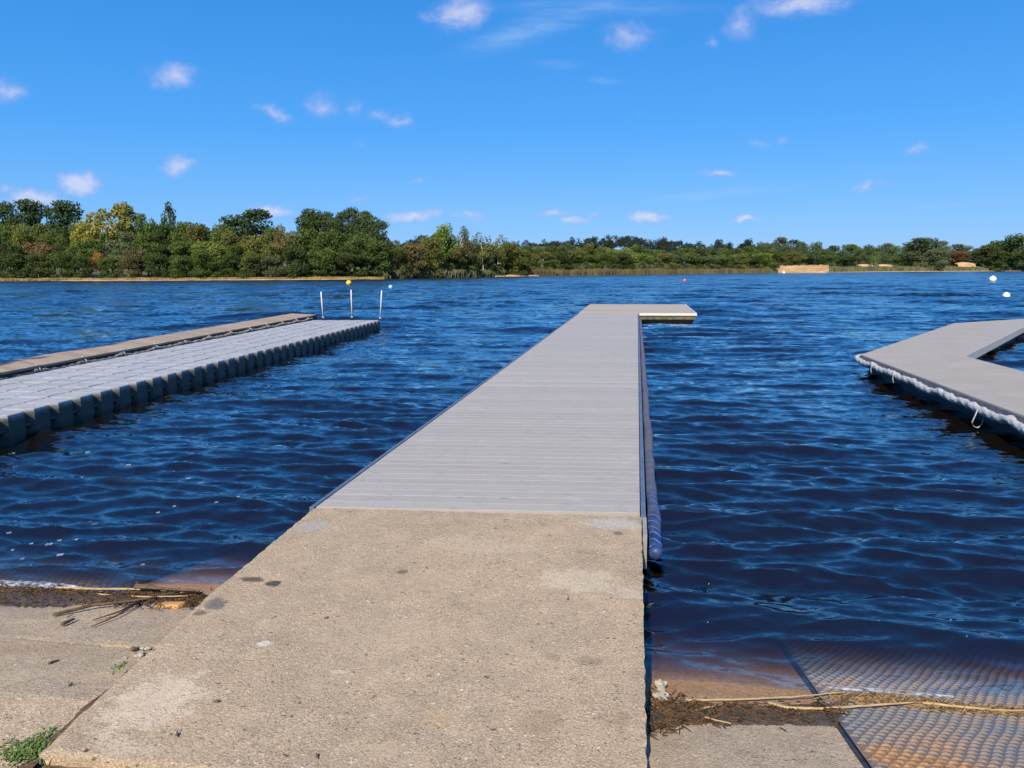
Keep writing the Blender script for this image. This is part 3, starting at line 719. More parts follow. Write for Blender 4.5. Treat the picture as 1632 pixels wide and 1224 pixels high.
# ------------------------------------------------------------------ angled pontoon on the right
ap = empty('angled_pontoon',(4.8,9,0)); tag(ap,'pale grey angled pontoon with a sharp corner on the right side of the jetty','pontoon')
a_ = Vector((3.95,14.38)); arm = [(3.97,3.4),(5.66,3.4),(5.645,14.39),(9.99,21.95),(13.6,24.6),(18.5,26.2),(17.9,28.9),(11.5,25.29),(8.71,23.06),(3.95,14.38)]
mb = MB(); mb.prism([rel((x,y,0),ap).xy for x,y in arm],.262,.30); mb.build('deck',M_GRATE,ap,.006)
def off(poly,k):
    n = len(poly); out = []
    for i in range(n):
        p0,p1,p2 = Vector(poly[i-1]),Vector(poly[i]),Vector(poly[(i+1)%n])
        e0,e1 = (p1-p0).normalized(),(p2-p1).normalized(); n0_,n1_ = Vector((e0.y,-e0.x)),Vector((e1.y,-e1.x))
        b = (n0_+n1_); b = b/max(.3,b.dot(n0_)); out.append(tuple(p1+b*k))
    return out
mb = MB(); mb.prism([rel((x,y,0),ap).xy for x,y in off(arm,-.012)],.17,.260); mb.build('side_skirt',M_DARKFLOAT,ap)
mb = MB(); mb.hexa([rel(p,ap) for p in ((5.655,14.36,.15),(10.0,21.92,.15),(9.975,21.96,.15),(5.63,14.41,.15),(5.655,14.36,.296),(10.0,21.92,.296),(9.975,21.96,.296),(5.63,14.41,.296))]); mb.build('inner_skirt',M_TRIML,ap)
mb = MB(); mb.hexa([rel(p,ap) for p in ((3.925,3.45,.18),(3.962,3.45,.18),(3.955,14.30,.18),(3.915,14.34,.18),(3.94,3.45,.292),(3.962,3.45,.292),(3.945,14.30,.292),(3.922,14.34,.292))]); mb.build('edge_trim',M_TRIM,ap)
mb = MB(); mb.prism([rel((x,y,0),ap).xy for x,y in off(arm,-.14)],-.35,.168); mb.build('float',M_DARKFLOAT,ap)
rope('rope_fender',(3.875,14.33,.235),(3.885,4.0,.235),.046,.045,.95,M_ROPEW,'thick white rope fender drooping along the edge of the angled pontoon',[(1.0,'short'),(2.1,'short'),(5.05,'hook'),(7.4,'short')],M_ROPEW,5,
     end=[(4.15,14.74,.25),(4.05,14.60,.25),(3.96,14.50,.245),(3.89,14.42,.24)])

# ------------------------------------------------------------------ buoys
def buoymat(name,c): return simple(name,c,tuple(min(1,x*1.12) for x in c),6,.45,0,.05)
BU = [(556,453.5,8.6,(.80,.52,.03),'yellow round buoy floating beyond the white poles','yellow'),(622.5,459.5,6.4,(.34,.62,.68),'pale turquoise round buoy right of the yellow buoy','turquoise'),
 (1582,448.3,10.5,(.86,.84,.80),'large white round buoy near the right shore, the farther of two','white'),(1603.5,474.5,10.8,(.83,.84,.83),'white round buoy in the blue water at the right, the nearer of two','white'),
 (1091,449.5,5.5,(.62,.10,.07),'small red buoy with a pale top in the middle of the lake','red'),(1249,436.0,4.6,(.85,.72,.58),'tiny pale buoy floating in front of the sand bank','white')]
for u,v,wd,c,lab,kn in BU:
    p = at(u,v,0); dpt = (p-Vector((0,0,CAMZ))).dot(FWD); r_ = wd/2*dpt/F
    root = empty('buoy',p); mt = buoymat(kn+' buoy plastic',c)
    mb = MB(); mb.sphere((0,0,r_*.62),r_,24,16,.94); mb.build('float_ball',mt,root,0,True)
    mb = MB(); mb.tube([Vector((0,0,r_*1.50)),Vector((0,0,r_*1.66)),Vector((0,0,r_*1.72))],[r_*.16,r_*.15,r_*.08],10); mb.build('top_fitting',M_WHITE if kn=='red' else mt,root,0,True)
    if kn=='red':
        mb = MB(); mb.sphere((0,0,r_*.98),r_*.72,18,10,.9); mb.build('top_cap',M_WHITE,root,0,True)
    tag(root,lab,'buoy')

# ------------------------------------------------------------------ far land
SHX = np.array([-900,-400,-220,-126,-88,-54,-44,-36,-3,64,158,239,420,900,1600]); SHY = np.array([-40,70,125,139,143.5,158,185,213,278,386,489,532,600,700,760])
def shore_y(x): return np.interp(x,SHX,SHY)
ridge_c = at_y(985,430,900)
def gz(x,y):
    d = y-shore_y(x)
    z = np.where(d<0,d*.12,np.minimum(d*.06,.7)+np.maximum(d-10,0)*.012)
    z = z+ 16*np.exp(-(((x-ridge_c.x)/150)**2))*np.clip((d-480)/300,0,1)
    z = z+ 4*np.exp(-(((x-260)/140)**2))*np.clip((d-120)/260,0,1)
    z = z+ 11*np.exp(-(((x+150)/90)**2))*np.clip((d-60)/120,0,1)
    return z
xs_ = np.concatenate([np.linspace(-900,-260,24,endpoint=False),np.linspace(-260,420,150,endpoint=False),np.linspace(420,1500,36)])
ds_ = np.concatenate([np.linspace(-14,6,9,endpoint=False),np.linspace(6,900,70),[1400,3000]])
Xg,Dg = np.meshgrid(xs_,ds_); Yg = shore_y(Xg)+Dg; Zg = gz(Xg,Yg)
V = np.stack([Xg,Yg,Zg],-1).reshape(-1,3); nr,nc = Xg.shape; idx = np.arange(nr*nc).reshape(nr,nc)
Fc = np.stack([idx[:-1,:-1],idx[:-1,1:],idx[1:,1:],idx[1:,:-1]],-1).reshape(-1,4)
o = link('far_shore',np_mesh('far_shore',V,Fc,M_LAND,True)); tag(o,kind='structure')

# crowns --------------------------------------------------------
def leaves_from(clumps, n, size, seed, flat=.35, bias=.6):
    r = np.random.default_rng(seed)
    C = np.array([c[:3] for c in clumps]); Rr = np.array([c[3:6] for c in clumps]); tc = r.random(len(clumps))
    wt = (Rr[:,0]*Rr[:,1]*Rr[:,2])**(2/3); wt /= wt.sum()
    k = r.choice(len(clumps),n,p=wt)
    d = r.standard_normal((n,3)); d /= np.linalg.norm(d,axis=1)[:,None]
    rad = .45+.6*r.random(n)**.6
    pos = C[k]+d*Rr[k]*rad[:,None]
    nrm = d*bias+r.standard_normal((n,3))*.55+np.array([0,0,flat]); nrm /= np.linalg.norm(nrm,axis=1)[:,None]
    a = np.cross(nrm,r.standard_normal((n,3))); a /= np.linalg.norm(a,axis=1)[:,None]; b = np.cross(nrm,a)
    s = size*(.55+.9*r.random(n))[:,None]; s2 = s*(.5+.4*r.random(n))[:,None]
    V = np.stack([pos-a*s,pos-b*s2,pos+a*s,pos+b*s2],1).reshape(-1,3)
    Fc = np.arange(4*n).reshape(n,4)
    tint = np.clip(.5*tc[k]+.5*r.random(n)+.08*r.standard_normal(n),0,1)
    return V,Fc,tint
def crown_me(name, clumps, n, size, seed, **kw):
    V,Fc,T = leaves_from(clumps,n,size,seed,**kw)
    me = np_mesh(name,V,Fc,M_LEAF); a = me.attributes.new('tint','FLOAT','FACE'); a.data.foreach_set('value',T.astype(np.float32)); return me
def trunk_me(name, mat, h, r0, limbs, seed):
    mb = MB(); r = random.Random(seed)
    pts = [Vector((r.uniform(-.012,.012)*k,r.uniform(-.012,.012)*k,h*k/5)) for k in range(6)]
    mb.tube(pts,[r0*(1.25 if k==0 else 1-.16*k) for k in range(6)],7)
    for (z,dx,dy,dz) in limbs:
        a = Vector((0,0,z)); b = a+Vector((dx,dy,dz)); mb.tube([a,a.lerp(b,.5)+Vector((0,0,-.02)),b],[r0*.45,r0*.33,r0*.16],5)
    bmesh.ops.recalc_face_normals(mb.b,faces=mb.b.faces)
    me = bpy.data.meshes.new(name); mb.b.to_mesh(me); mb.b.free(); me.materials.append(mat); return me
KINDS = {}
def addkind(k, clumps, n, size, seed, tmat=None, th=.8, tr=.022, **kw):
    r = random.Random(seed)
    limbs = [(c[2]*.75,c[0]*.85,c[1]*.85,c[2]*.22) for c in r.sample(clumps,min(6,len(clumps)))]
    KINDS.setdefault(k,[]).append((crown_me('crown_'+k,clumps,n,size,seed,**kw),trunk_me('trunk_'+k,tmat or M_BARK,th,tr,limbs,seed)))
for s_i in range(3):          # unit trees: height 1, overall width 1
    r = random.Random(100+s_i)
    cl = []
    for i in range(22):        # Scots pine: flat shelves high on the stem
        z = .36+.60*(i/21); wid = .43*math.sin(math.pi*(.10+.60*(1-(z-.36)/.62)))
        th_ = r.uniform(0,6.28); rr = wid*r.uniform(.25,.9)
        q = r.uniform(.11,.19); cl.append((rr*math.cos(th_),rr*math.sin(th_),z,q*1.25,q*1.25,q*.42))
    cl.append((0,0,.93,.13,.13,.07)); cl.append((.04,0,.6,.22,.22,.16))
    addkind('pine',cl,5200,.019,200+s_i,None,.92,.022,flat=.7,bias=.45)
    cl = []
    for i in range(26):        # rounded broadleaf
        d = Vector((r.gauss(0,1),r.gauss(0,1),r.gauss(0,1))).normalized(); k = r.uniform(.55,1)
        q = r.uniform(.10,.17); cl.append((d.x*k*.36,d.y*k*.36,.57+d.z*k*.33,q,q,q*.8))
    addkind('broad',cl,5200,.0185,300+s_i,None,.7,.026)
    cl = []
    for i in range(24):        # bushy, down to the ground
        th_ = r.uniform(0,6.28); z = r.uniform(.06,.9); k = math.sqrt(max(.05,1-(z)**2.2))*r.uniform(.35,1)
        q = r.uniform(.11,.18); cl.append((math.cos(th_)*k*.38,math.sin(th_)*k*.38,z,q,q,q*.8))
    addkind('bush',cl,5200,.0195,400+s_i,None,.6,.02)
    cl = []
    for i in range(30):        # dense tapering crown
        z = .12+.84*i/29; k = .40*(1-((z-.12)/.88)**2.2)*r.uniform(.3,.9); th_ = r.uniform(0,6.28); q = .06+.10*(1-z)
        cl.append((math.cos(th_)*k,math.sin(th_)*k,z,q*1.1,q*1.1,q))
    addkind('spire',cl,4200,.018,500+s_i,None,.85,.02)
    cl = []
    for i in range(24):        # open oak with sky gaps
        d = Vector((r.gauss(0,1),r.gauss(0,1),r.gauss(0,.8))).normalized(); k = r.uniform(.75,1.05)
        q = r.uniform(.09,.145); cl.append((d.x*k*.38,d.y*k*.38,.60+d.z*k*.31,q,q,q*.75))
    addkind('oak',cl,5200,.020,600+s_i,None,.8,.03)
    cl = []
    for i in range(22):        # birch
        th_ = r.uniform(0,6.28); z = r.uniform(.32,.95); k = math.sin(math.pi*min(1,(z-.2)/.85))*r.uniform(.3,1)*.36
        q = r.uniform(.08,.14); cl.append((math.cos(th_)*k,math.sin(th_)*k,z,q,q,q*1.1))
    addkind('birch',cl,2000,.019,700+s_i,M_BIRCH,.9,.017)
G = {'pine':(.066,.098,.052),'dark':(.064,.090,.036),'mid':(.096,.132,.044),'olive':(.138,.146,.052),'light':(.150,.195,.056),'ochre':(.215,.195,.062),'yellow':(.23,.225,.055),
     'rust':(.27,.165,.06),'brown':(.150,.130,.070),'bright':(.160,.235,.055),'grey':(.120,.145,.080),'far':(.088,.120,.070),'navy':(.036,.052,.046)}
rt = random.Random(21); protos = {}
def tree(kind, u, vtop, wpx, Y, col, label, group=None, name=None, vb=None, var=None):
    wpx *= {'pine':1.25,'broad':1.12,'bush':1.1,'spire':1.35,'oak':1.2}.get(kind,1.1)
    if group and Y<170: vtop -= 7
    top = at_y(u,vtop,Y); x = top.x
    ym = float(shore_y(x))+3.2
    if Y<ym: Y = ym; top = at_y(u,vtop,Y); x = top.x
    z0 = float(gz(np.array(x),np.array(Y)))
    H = max(1.5,top.z-z0); dpt = (top-Vector((0,0,CAMZ))).dot(FWD); W = wpx*dpt/F
    i = var if var is not None else rt.randrange(3); cme,tme = KINDS[kind][i]
    root = empty(name or {'pine':'pine_tree','broad':'broadleaf_tree','bush':'bush','spire':'conical_tree','oak':'oak_tree','birch':'birch_tree'}[kind],(x,Y,z0-.1),rt.uniform(0,6.28))
    key = (kind,i)
    if key in protos: c,k = protos[key][0].copy(),protos[key][1].copy()
    else:
        c = bpy.data.objects.new('crown',cme); k = bpy.data.objects.new('trunk',tme); protos[key] = (c,k)
    for o in (c,k): COL.objects.link(o); o.parent = root; o.scale = (W,W,H)
    k.scale = (H*.9,H*.9,H)
    g = G[col] if isinstance(col,str) else col; j = rt.uniform(.9,1.12)
    c.color = (*(x*j*rt.uniform(.95,1.05) for x in g),1)
    tag(root,label,'bush' if kind=='bush' else 'tree',group); return root

# left wood, named trees ------------------------------------------------
T = [('pine',0,322,56,170,'pine','dark pine cut by the left edge of the wood'),
 ('pine',46,318,66,168,'pine','dark pine left of the flat topped pine above the left shore'),
 ('pine',100,320,70,165,'pine','flat topped dark pine just left of the ochre tree'),
 ('oak',172,313,84,160,'ochre','tall ochre and yellow tree with sky gaps, the most autumnal of the left wood'),
 ('broad',135,350,56,156,'yellow','yellow green tree low on the left flank of the ochre tree'),
 ('oak',212,330,46,162,'mid','green tree touching the right flank of the ochre tree'),
 ('spire',269,321,46,166,'pine','conical dark tree standing alone above the left wood'),
 ('broad',262,352,74,161,'dark','broad dark tree beneath the conical tree'),
 ('pine',400,334,92,168,'pine','broad domed pine standing alone between conical tree and pine clump'),
 ('pine',492,333,56,170,'pine','leftmost pine of the tall pine clump'),
 ('pine',519,337,44,173,'pine','second pine from the left in the tall pine clump'),
 ('pine',541,338,44,170,'pine','middle pine of the tall pine clump'),
 ('pine',562,331,46,174,'pine','tallest pine of the tall pine clump'),
 ('pine',583,336,46,171,'pine','pine with bare stem right of the tallest in the pine clump'),
 ('pine',602,352,40,170,'pine','lowest pine at the right end of the tall pine clump'),
 ('broad',157,400,40,150,'rust','orange brown bush tree at the foot of the ochre tree'),
 ('bush',60,385,70,154,(.16,.115,.070),'reddish brown crown beneath the two dark pines on the left'),
 ('broad',706,354,62,190,'bright','bright green tree topping the wooded point'),
 ('birch',736,364,44,193,'brown','brownish thin tree right of the bright green tree on the point'),
 ('birch',769,368,48,200,'olive','birch with pale stems on the wooded point'),
 ('birch',793,372,42,205,'olive','birch at the right end of the wooded point skyline'),
 ('bush',752,394,44,178,'light','light yellow green bush standing right above the reeds of the point'),
 ('bush',660,388,64,172,(.15,.115,.065),'brown tinted bushy tree right of the pine clump'),
 ('broad',624,380,46,178,'olive','olive tree in the dip right of the pine clump'),
]
for a in T: tree(*a[:6],a[6])
# repeated trees, left wood
g1 = 'rounded green trees in the belt between the pines and the left shore'
l1 = 'rounded green tree in the belt between the pines and the left shore'
for u,vt,wd,Y,c in [(-20,372,70,152,'mid'),(18,390,56,150,'dark'),(30,360,52,158,'olive'),(82,372,56,158,'mid'),(100,392,60,152,'dark'),(128,388,54,151,'mid'),(200,372,66,156,'grey'),(192,402,52,150,'grey'),(232,376,60,155,'mid'),(222,398,56,150,'brown'),
  (296,356,66,163,'mid'),(320,361,70,160,'olive'),(352,362,60,161,'mid'),(290,388,62,153,'mid'),(330,390,64,152,'light'),(372,368,60,158,'olive'),(378,394,58,152,'mid'),(412,378,64,156,'olive'),(428,366,44,165,'mid'),(440,362,48,166,'olive'),(455,372,62,160,'brown'),(490,368,70,160,'mid'),(530,372,74,161,'mid'),(572,372,70,163,'mid'),(540,352,60,168,'dark'),(500,352,60,168,'dark'),(575,352,56,170,'dark'),
  (470,396,56,154,'dark'),(514,398,58,156,'mid'),(556,396,62,158,'dark'),(598,388,60,162,'mid'),(250,372,60,158,'dark'),(160,376,64,156,'mid')]:
    tree('broad' if rt.random()<.75 else 'bush',u,vt,wd,Y,c,l1,g1,'broadleaf_tree')
for u,vt,wd,Y,c in [(8,352,52,164,'mid'),(24,345,50,166,'dark'),(70,352,56,163,'olive'),(60,346,46,169,'dark'),(118,350,52,163,'mid'),(92,358,54,161,'dark'),(130,362,48,160,'olive'),(236,352,54,164,'dark'),(248,344,44,168,'mid'),(290,352,56,165,'dark'),(312,358,52,164,'mid'),(345,362,54,163,'olive'),(366,356,48,167,'dark')]:
    tree('broad',u,vt+7,wd,Y,c,l1,g1,'broadleaf_tree')
g2 = 'low dark bushes along the waterline of the left wood'; l2 = 'low dark bush at the waterline of the left wood'
for u,vt,wd,Y,c in [(-15,412,60,145,'dark'),(20,408,56,145,'dark'),(58,410,52,145,'dark'),(95,408,54,145,'mid'),(132,414,44,146,'dark'),(172,416,40,147,'mid'),(205,412,50,147,'brown'),(246,410,56,147,'dark'),(285,412,52,147,'mid'),(325,406,60,147,'mid'),(362,410,52,147,'dark'),(400,408,56,148,'mid'),(436,412,50,149,'grey'),(470,414,48,150,'dark'),(505,412,50,151,'mid'),(540,410,52,153,'dark'),(575,410,54,155,'mid'),(604,414,46,157,'dark')]:
    tree('bush',u,vt,wd,Y,c,l2,g2)
g3 = 'bushy green trees on the wooded point in mid picture'; l3 = 'bushy green tree on the wooded point left of the small beach'
for u,vt,wd,Y,c in [(630,398,52,164,'mid'),(655,404,50,166,'light'),(684,376,54,180,'olive'),(690,396,56,172,'light'),(722,384,56,182,'olive'),(725,402,50,174,'mid'),(745,380,54,190,'olive'),(775,386,56,192,'mid'),(785,398,52,188,'mid'),(808,384,48,205,'olive'),(812,398,48,205,'olive'),(830,396,46,225,'mid'),(672,418,50,164,'grey'),(708,420,46,170,'grey'),(740,422,46,176,'mid'),(640,420,44,160,'dark'),(770,416,44,182,'mid'),(800,412,48,196,'dark'),(824,412,44,218,'mid'),(846,406,44,240,'olive')]:
    tree('bush' if rt.random()<.6 else 'broad',u,vt,wd,Y,c,l3,g3,'broadleaf_tree')
# middle distance belt
T = [('broad',1008,387,44,350,'olive','round olive crown rising over the middle of the far belt of trees'),
 ('broad',958,404,22,330,'ochre','small ochre yellow crown low in the far belt of trees'),
 ('broad',1146,379,24,640,'navy','dark tree standing proud of the skyline, left of a paired smaller one'),
 ('broad',1163,384,18,640,'navy','smaller dark skyline tree right next to a prouder one'),
 ('broad',1192,379,40,600,'navy','wide dark skyline tree right of a pair of skyline trees'),
 ('broad',1116,396,38,380,(.10,.085,.05),'brownish crown in the far belt beside dark green trees'),
 ('bush',1350,408,58,490,'dark','dark green bush at the waterline right of the sand bank'),
 ('bush',1222,414,40,420,'dark','dark bush at the waterline left of the sand bank'),
 ('pine',1470,379,66,520,'far','large spreading pine left of the round grey bush on the right shore'),
 ('bush',1496,397,50,505,'grey','round grey green bush beneath the spreading pine on the right shore'),
 ('broad',1625,371,96,520,'dark','biggest dark tree at the right edge'),
 ('broad',1582,388,64,525,'dark','dark tree on the left flank of the biggest tree at the right edge'),
 ('bush',1592,411,36,512,'mid','light bush at the foot of the big tree at the right edge'),
 ('bush',1530,400,40,540,(.14,.085,.05),'reddish brown bush behind the pale sand patch on the right shore'),
 ('birch',1396,400,20,510,'light','thin birch with pale stem among the grasses of the right shore'),
]
for a in T: tree(*a[:6],a[6])
for u,vt,wd in [(846,414,34),(860,417.5,30),(880,413,34)]: tree('bush',u,vt,wd,262,'mid',l3,g3)
g4 = 'green crowns in the far belt behind the dark reeds'; l4 = 'green crown in the far belt of trees behind the dark reeds'
for k in range(40):
    u = 838+k*9.8+rt.uniform(-4,4); front = k%2
    base_y = float(np.interp(u,[838,1000,1230],[255,285,395]))
    vt = np.interp(u,[838,900,1000,1100,1230],[390,387,391,394,393])+(13 if front else 0)+rt.uniform(-4,4)
    tree('bush' if front else 'broad',u,float(vt),rt.uniform(34,52),base_y+(10 if front else 38),rt.choice(['mid','olive','far','light','mid','dark']),l4,g4,'broadleaf_tree')
g5 = 'grey green trees of the low wood behind the right shore'; l5 = 'grey green tree of the low wood behind the right shore'
for k in range(46):
    u = 1215+k*9.6+rt.uniform(-4,4)
    row = k%3; Y = (640,580,545)[row]+rt.uniform(-10,10)
    vt = np.interp(u,[1215,1290,1306,1340,1409,1472,1530,1560,1650],[381,381,388,390,385,386,388,390,384])+(0,8,17)[row]+rt.uniform(-3,3)
    tree(rt.choice(['pine','broad','broad']) if row==0 else rt.choice(['broad','bush']),u,float(vt),rt.uniform(26,44),Y,rt.choice(['far','dark','far','grey','mid']),l5,g5,'broadleaf_tree')
g6 = 'green trees between the far belt and the sand bank'; l6 = 'green tree between the far belt and the sand bank'
for u,vt,wd,Y,c in [(1150,398,44,470,'mid'),(1175,394,46,490,'far'),(1205,392,46,500,'mid'),(1235,396,48,505,'mid'),(1262,398,44,500,'olive'),(1290,394,50,510,'far'),(1315,398,46,515,'mid'),(1170,408,40,420,'dark'),(1196,410,40,430,'mid')]:
    tree('broad',u,vt,wd,Y,c,l6,g6)
# distant woods: one mass each
def wood(name, u0,u1, tops, Y0, Y1, n, col, label, seed, per=240, hh=9):
    r = np.random.default_rng(seed); VV = []; FF = []; TT = []; off_ = 0
    for i in range(n):
        u = r.uniform(u0,u1); Y_ = r.uniform(Y0,Y1); vt = float(np.interp(u,[a for a,b in tops],[b for a,b in tops]))+r.uniform(0,11)+ (12*(1-(Y_-Y0)/(Y1-Y0)))
        top = at_y(u,vt,Y_); hgt = r.uniform(.8,1.4)*hh; wd = r.uniform(.55,.95)*hh
        cl = [(r.normal(0,.3)*wd,r.normal(0,.3)*wd,-r.uniform(.12,.6)*hgt,wd*.32,wd*.32,hgt*.2) for _ in range(7)]
        V,Fc_,T_ = leaves_from(cl,per,wd*.075,seed*1000+i)
        VV.append(V+np.array(top[:])); FF.append(Fc_+off_); TT.append(T_); off_ += len(V)
    me = np_mesh(name,np.concatenate(VV),np.concatenate(FF),M_LEAF); a = me.attributes.new('tint','FLOAT','FACE'); a.data.foreach_set('value',np.concatenate(TT).astype(np.float32))
    o = link(name,me); o.color = (*G[col],1); tag(o,label,'wood',None,'stuff'); return o
wood('far_wood',800,1240,[(800,384),(830,381),(865,380),(905,378),(930,375),(960,374),(1000,371),(1025,374),(1060,377),(1085,380),(1120,383),(1180,386),(1240,384)],840,960,420,'navy','dark wooded ridge on the skyline beyond the middle of the lake',3)
wood('far_wood',640,700,[(640,384),(655,374),(672,370),(690,372),(700,376)],420,460,30,'navy','small patch of dark far trees between pine clump and bright green tree',4)
wood('far_wood',225,380,[(225,356),(250,352),(330,357),(380,364)],230,260,50,'mid','trees of the low hill behind the conical tree and domed pine',5,260,7)

# reeds -----------------------------------------------------------
def reeds(name, u0,u1, n, hmin,hmax, depth, mat, label, seed, wd=.22, dfront=0.3, clumpy=0):
    r = np.random.default_rng(seed)
    x0 = np.interp(u0,SU,SHX2); x1 = np.interp(u1,SU,SHX2)
    x = r.uniform(x0,x1,n)
    if clumpy: x = x+np.sin(x*clumpy)*1.2
    d = dfront+depth*r.random(n); y = shore_y(x)+d; z = gz(x,y)-.1
    h = r.uniform(hmin,hmax,n)*(1+.07*np.sin(x*.37)+.06*np.sin(x*1.9+1)); a = r.uniform(-.9,.9,n); w2 = wd*r.uniform(.5,1.2,n)
    lean = r.normal(0,.12,n)*h
    V = np.stack([np.stack([x-w2*np.cos(a),y-w2*np.sin(a),z],-1),np.stack([x+w2*np.cos(a),y+w2*np.sin(a),z],-1),np.stack([x+lean+w2*.35*np.cos(a),y+w2*.35*np.sin(a),z+h],-1),np.stack([x+lean-w2*.35*np.cos(a),y-w2*.35*np.sin(a),z+h],-1)],1).reshape(-1,3)
    me = np_mesh(name,V,np.arange(4*n).reshape(n,4),mat); t_ = me.attributes.new('tint','FLOAT','FACE'); t_.data.foreach_set('value',np.clip(.55*r.random(n)+.45*(.5+.5*np.sin(x*.9+2*np.sin(x*.31))),0,1).astype(np.float32))
    o = link(name,me); tag(o,label,'reeds',None,'stuff'); return o
SU = []; SHX2 = []
for xx in np.linspace(-200,300,300):
    p = Vector((xx,float(shore_y(xx)),0))-Vector((0,0,CAMZ)); ww = p.dot(FWD)
    if ww>1: SU.append(CX+F*p.dot(RT)/ww); SHX2.append(xx)
reeds('shore_reeds',-30,615,9000,.3,.62,1.6,M_REEDTAN,'thin strip of dry tan reeds along the foot of the left wood',1,.16)
reeds('shore_reeds',612,800,3500,1.0,2.0,5,M_REEDPALE,'grey green reeds along the wooded point',2,.2)
reeds('shore_reeds',830,1235,11000,1.3,1.9,7,M_REEDDARK,'long belt of brown green reeds in front of the far belt of trees',3,.3,.5,.35)
reeds('shore_reeds',1325,1660,11000,.9,2.6,18,M_REEDPALE,'pale green marsh grass along the right shore',4,.45,1.5,.5)
# sand beaches and bank
def strip(name, u0,u1, d0,d1, dz, label, zf=None, n=40):
    x0 = np.interp(u0,SU,SHX2); x1 = np.interp(u1,SU,SHX2); V = []; Fc_ = []
    for i in range(n):
        x = x0+(x1-x0)*i/(n-1); s = math.sin(math.pi*i/(n-1))**.5
        for dd_,zz in ((d0,-.15),(d0+.4,dz*.6),(d0+(d1-d0)*s*.9+.5,dz*s+.05),(d0+(d1-d0)*s+.6,-.1)):
            y = float(shore_y(x))+dd_+.4*mnoise.noise(Vector((x*.3,dd_,0))); V.append((x,y,zz+ (0 if zz<0 else .08*mnoise.noise(Vector((x,dd_,1))))))
    for i in range(n-1):
        for k in range(3): a = i*4+k; Fc_.append((a,a+4,a+5,a+1))
    o = link(name,np_mesh(name,V,Fc_,M_SAND,True)); tag(o,label,None,None,'structure'); return o
strip('beach',790,860,-1.5,3,.55,None)
strip('beach',82,612,-.8,.8,.16,None)
strip('beach',1320,1650,-2,2,.35,None,n=80)
# tiered sand bank
p0,p1 = at(1241,435.2,0),at(1318,434.3,0); Yb = float((p0.y+p1.y)/2)-6
sb = empty('sand_bank',(at_y(1280,434,Yb).x,Yb,0)); tag(sb,'pale orange two tiered sand bank at the far waterline','sand bank')
def tier(name,ua,ub,va,vb,y0,y1,seed):
    mb = MB(); n = 26; fr=[];tp=[];bk=[]
    for i in range(n):
        u = ua+(ub-ua)*i/(n-1); a = at_y(u,434.5,Yb+y0); b = at_y(u,va+(vb-va)*i/(n-1),Yb+y0)
        w1 = .5*mnoise.noise(Vector((i*.5,seed,0))); w2 = .55*mnoise.noise(Vector((i*.7,seed,4)))
        fr.append(mb.b.verts.new(rel((a.x,Yb+y0+w1-.4,-.3),sb))); tp.append(mb.b.verts.new(rel((b.x,Yb+y0+w1*.6,b.z+w2),sb))); bk.append(mb.b.verts.new(rel((b.x,Yb+y1,b.z+.25+w2),sb)))
    for i in range(n-1):
        mb.b.faces.new((fr[i],fr[i+1],tp[i+1],tp[i])); mb.b.faces.new((tp[i],tp[i+1],bk[i+1],bk[i]))
    for i in (0,n-1):
        q_ = mb.b.verts.new(bk[i].co*Vector((1,1,0))+Vector((0,0,-.3)) if False else (bk[i].co.x,bk[i].co.y,-.3)); mb.b.faces.new((fr[i],tp[i],bk[i],q_))
    mb.build(name,M_SAND,sb)
tier('lower_tier',1240,1317,429.0,427.8,0,7,1)
tier('upper_tier',1243,1321,424.2,422.8,6.5,12,2)
def patch(name,u,v,wpx,hpx,Y,label):
    mb = MB(); c = at_y(u,v,Y); dpt = (c-Vector((0,0,CAMZ))).dot(FWD); wx = wpx*dpt/F/2; hz = hpx*dpt/F
    root = empty(name,c); n = 14; lo=[];hi=[];bk=[]
    for i in range(n):
        s = -1+2*i/(n-1); e = (1-abs(s)**3); j = mnoise.noise(Vector((i*.6,u,0)))
        lo.append(mb.b.verts.new((s*wx,-1-j,-hz-1))); hi.append(mb.b.verts.new((s*wx,.5+j,-hz*.5+hz*.5*e+.1*j))); bk.append(mb.b.verts.new((s*wx,6,-hz*.4+hz*.6*e)))
    for i in range(n-1): mb.b.faces.new((lo[i],lo[i+1],hi[i+1],hi[i])); mb.b.faces.new((hi[i],hi[i+1],bk[i+1],bk[i]))
    mb.build('sand_face',M_SAND,root,0,True); tag(root,label,'sand patch')
patch('sand_patch',1380,421.5,24,3.5,515,'pale sand patch left of the thin birch on the right shore')
patch('sand_patch',1412,421.5,20,3,515,'pale sand patch right of the thin birch on the right shore')
patch('sand_patch',1541,418.5,26,4.5,525,'wide pale sand patch beneath the reddish brown bush on the right shore')
# pale roofed shed glimpsed through the trees
c = at_y(861,412.5,285); sh = empty('shed',(c.x,285,float(gz(np.array(c.x),np.array(285.)))))
mb = MB(); zt = c.z-sh.location.z; mb.box(-1.2,1.2,0,3,0,zt-.5); mb.build('wall',M_TRIML,sh)
mb = MB(); mb.hexa([(-1.4,-.3,zt-.52),(1.4,-.3,zt-.52),(1.4,3.3,zt-.52),(-1.4,3.3,zt-.52),(-1.35,1.4,zt+.15),(1.35,1.4,zt+.15),(1.35,1.6,zt+.15),(-1.35,1.6,zt+.15)]); mb.build('roof',M_TRIML,sh)
tag(sh,'pale roofed shed half hidden in trees behind the small beach','shed')

# bank tree out of frame on the left that shades the wooden pontoon
def bank_tree(x,y,h,wd,label):
    root = empty('bank_tree',(x,y,.2)); cme,tme = KINDS['broad'][0]
    c = protos.get(('broad',0))[0].copy(); k = protos.get(('broad',0))[1].copy()
    for o in (c,k): COL.objects.link(o); o.parent = root; o.scale = (wd,wd,h)
    c.color = (*G['mid'],1); tag(root,label,'tree')

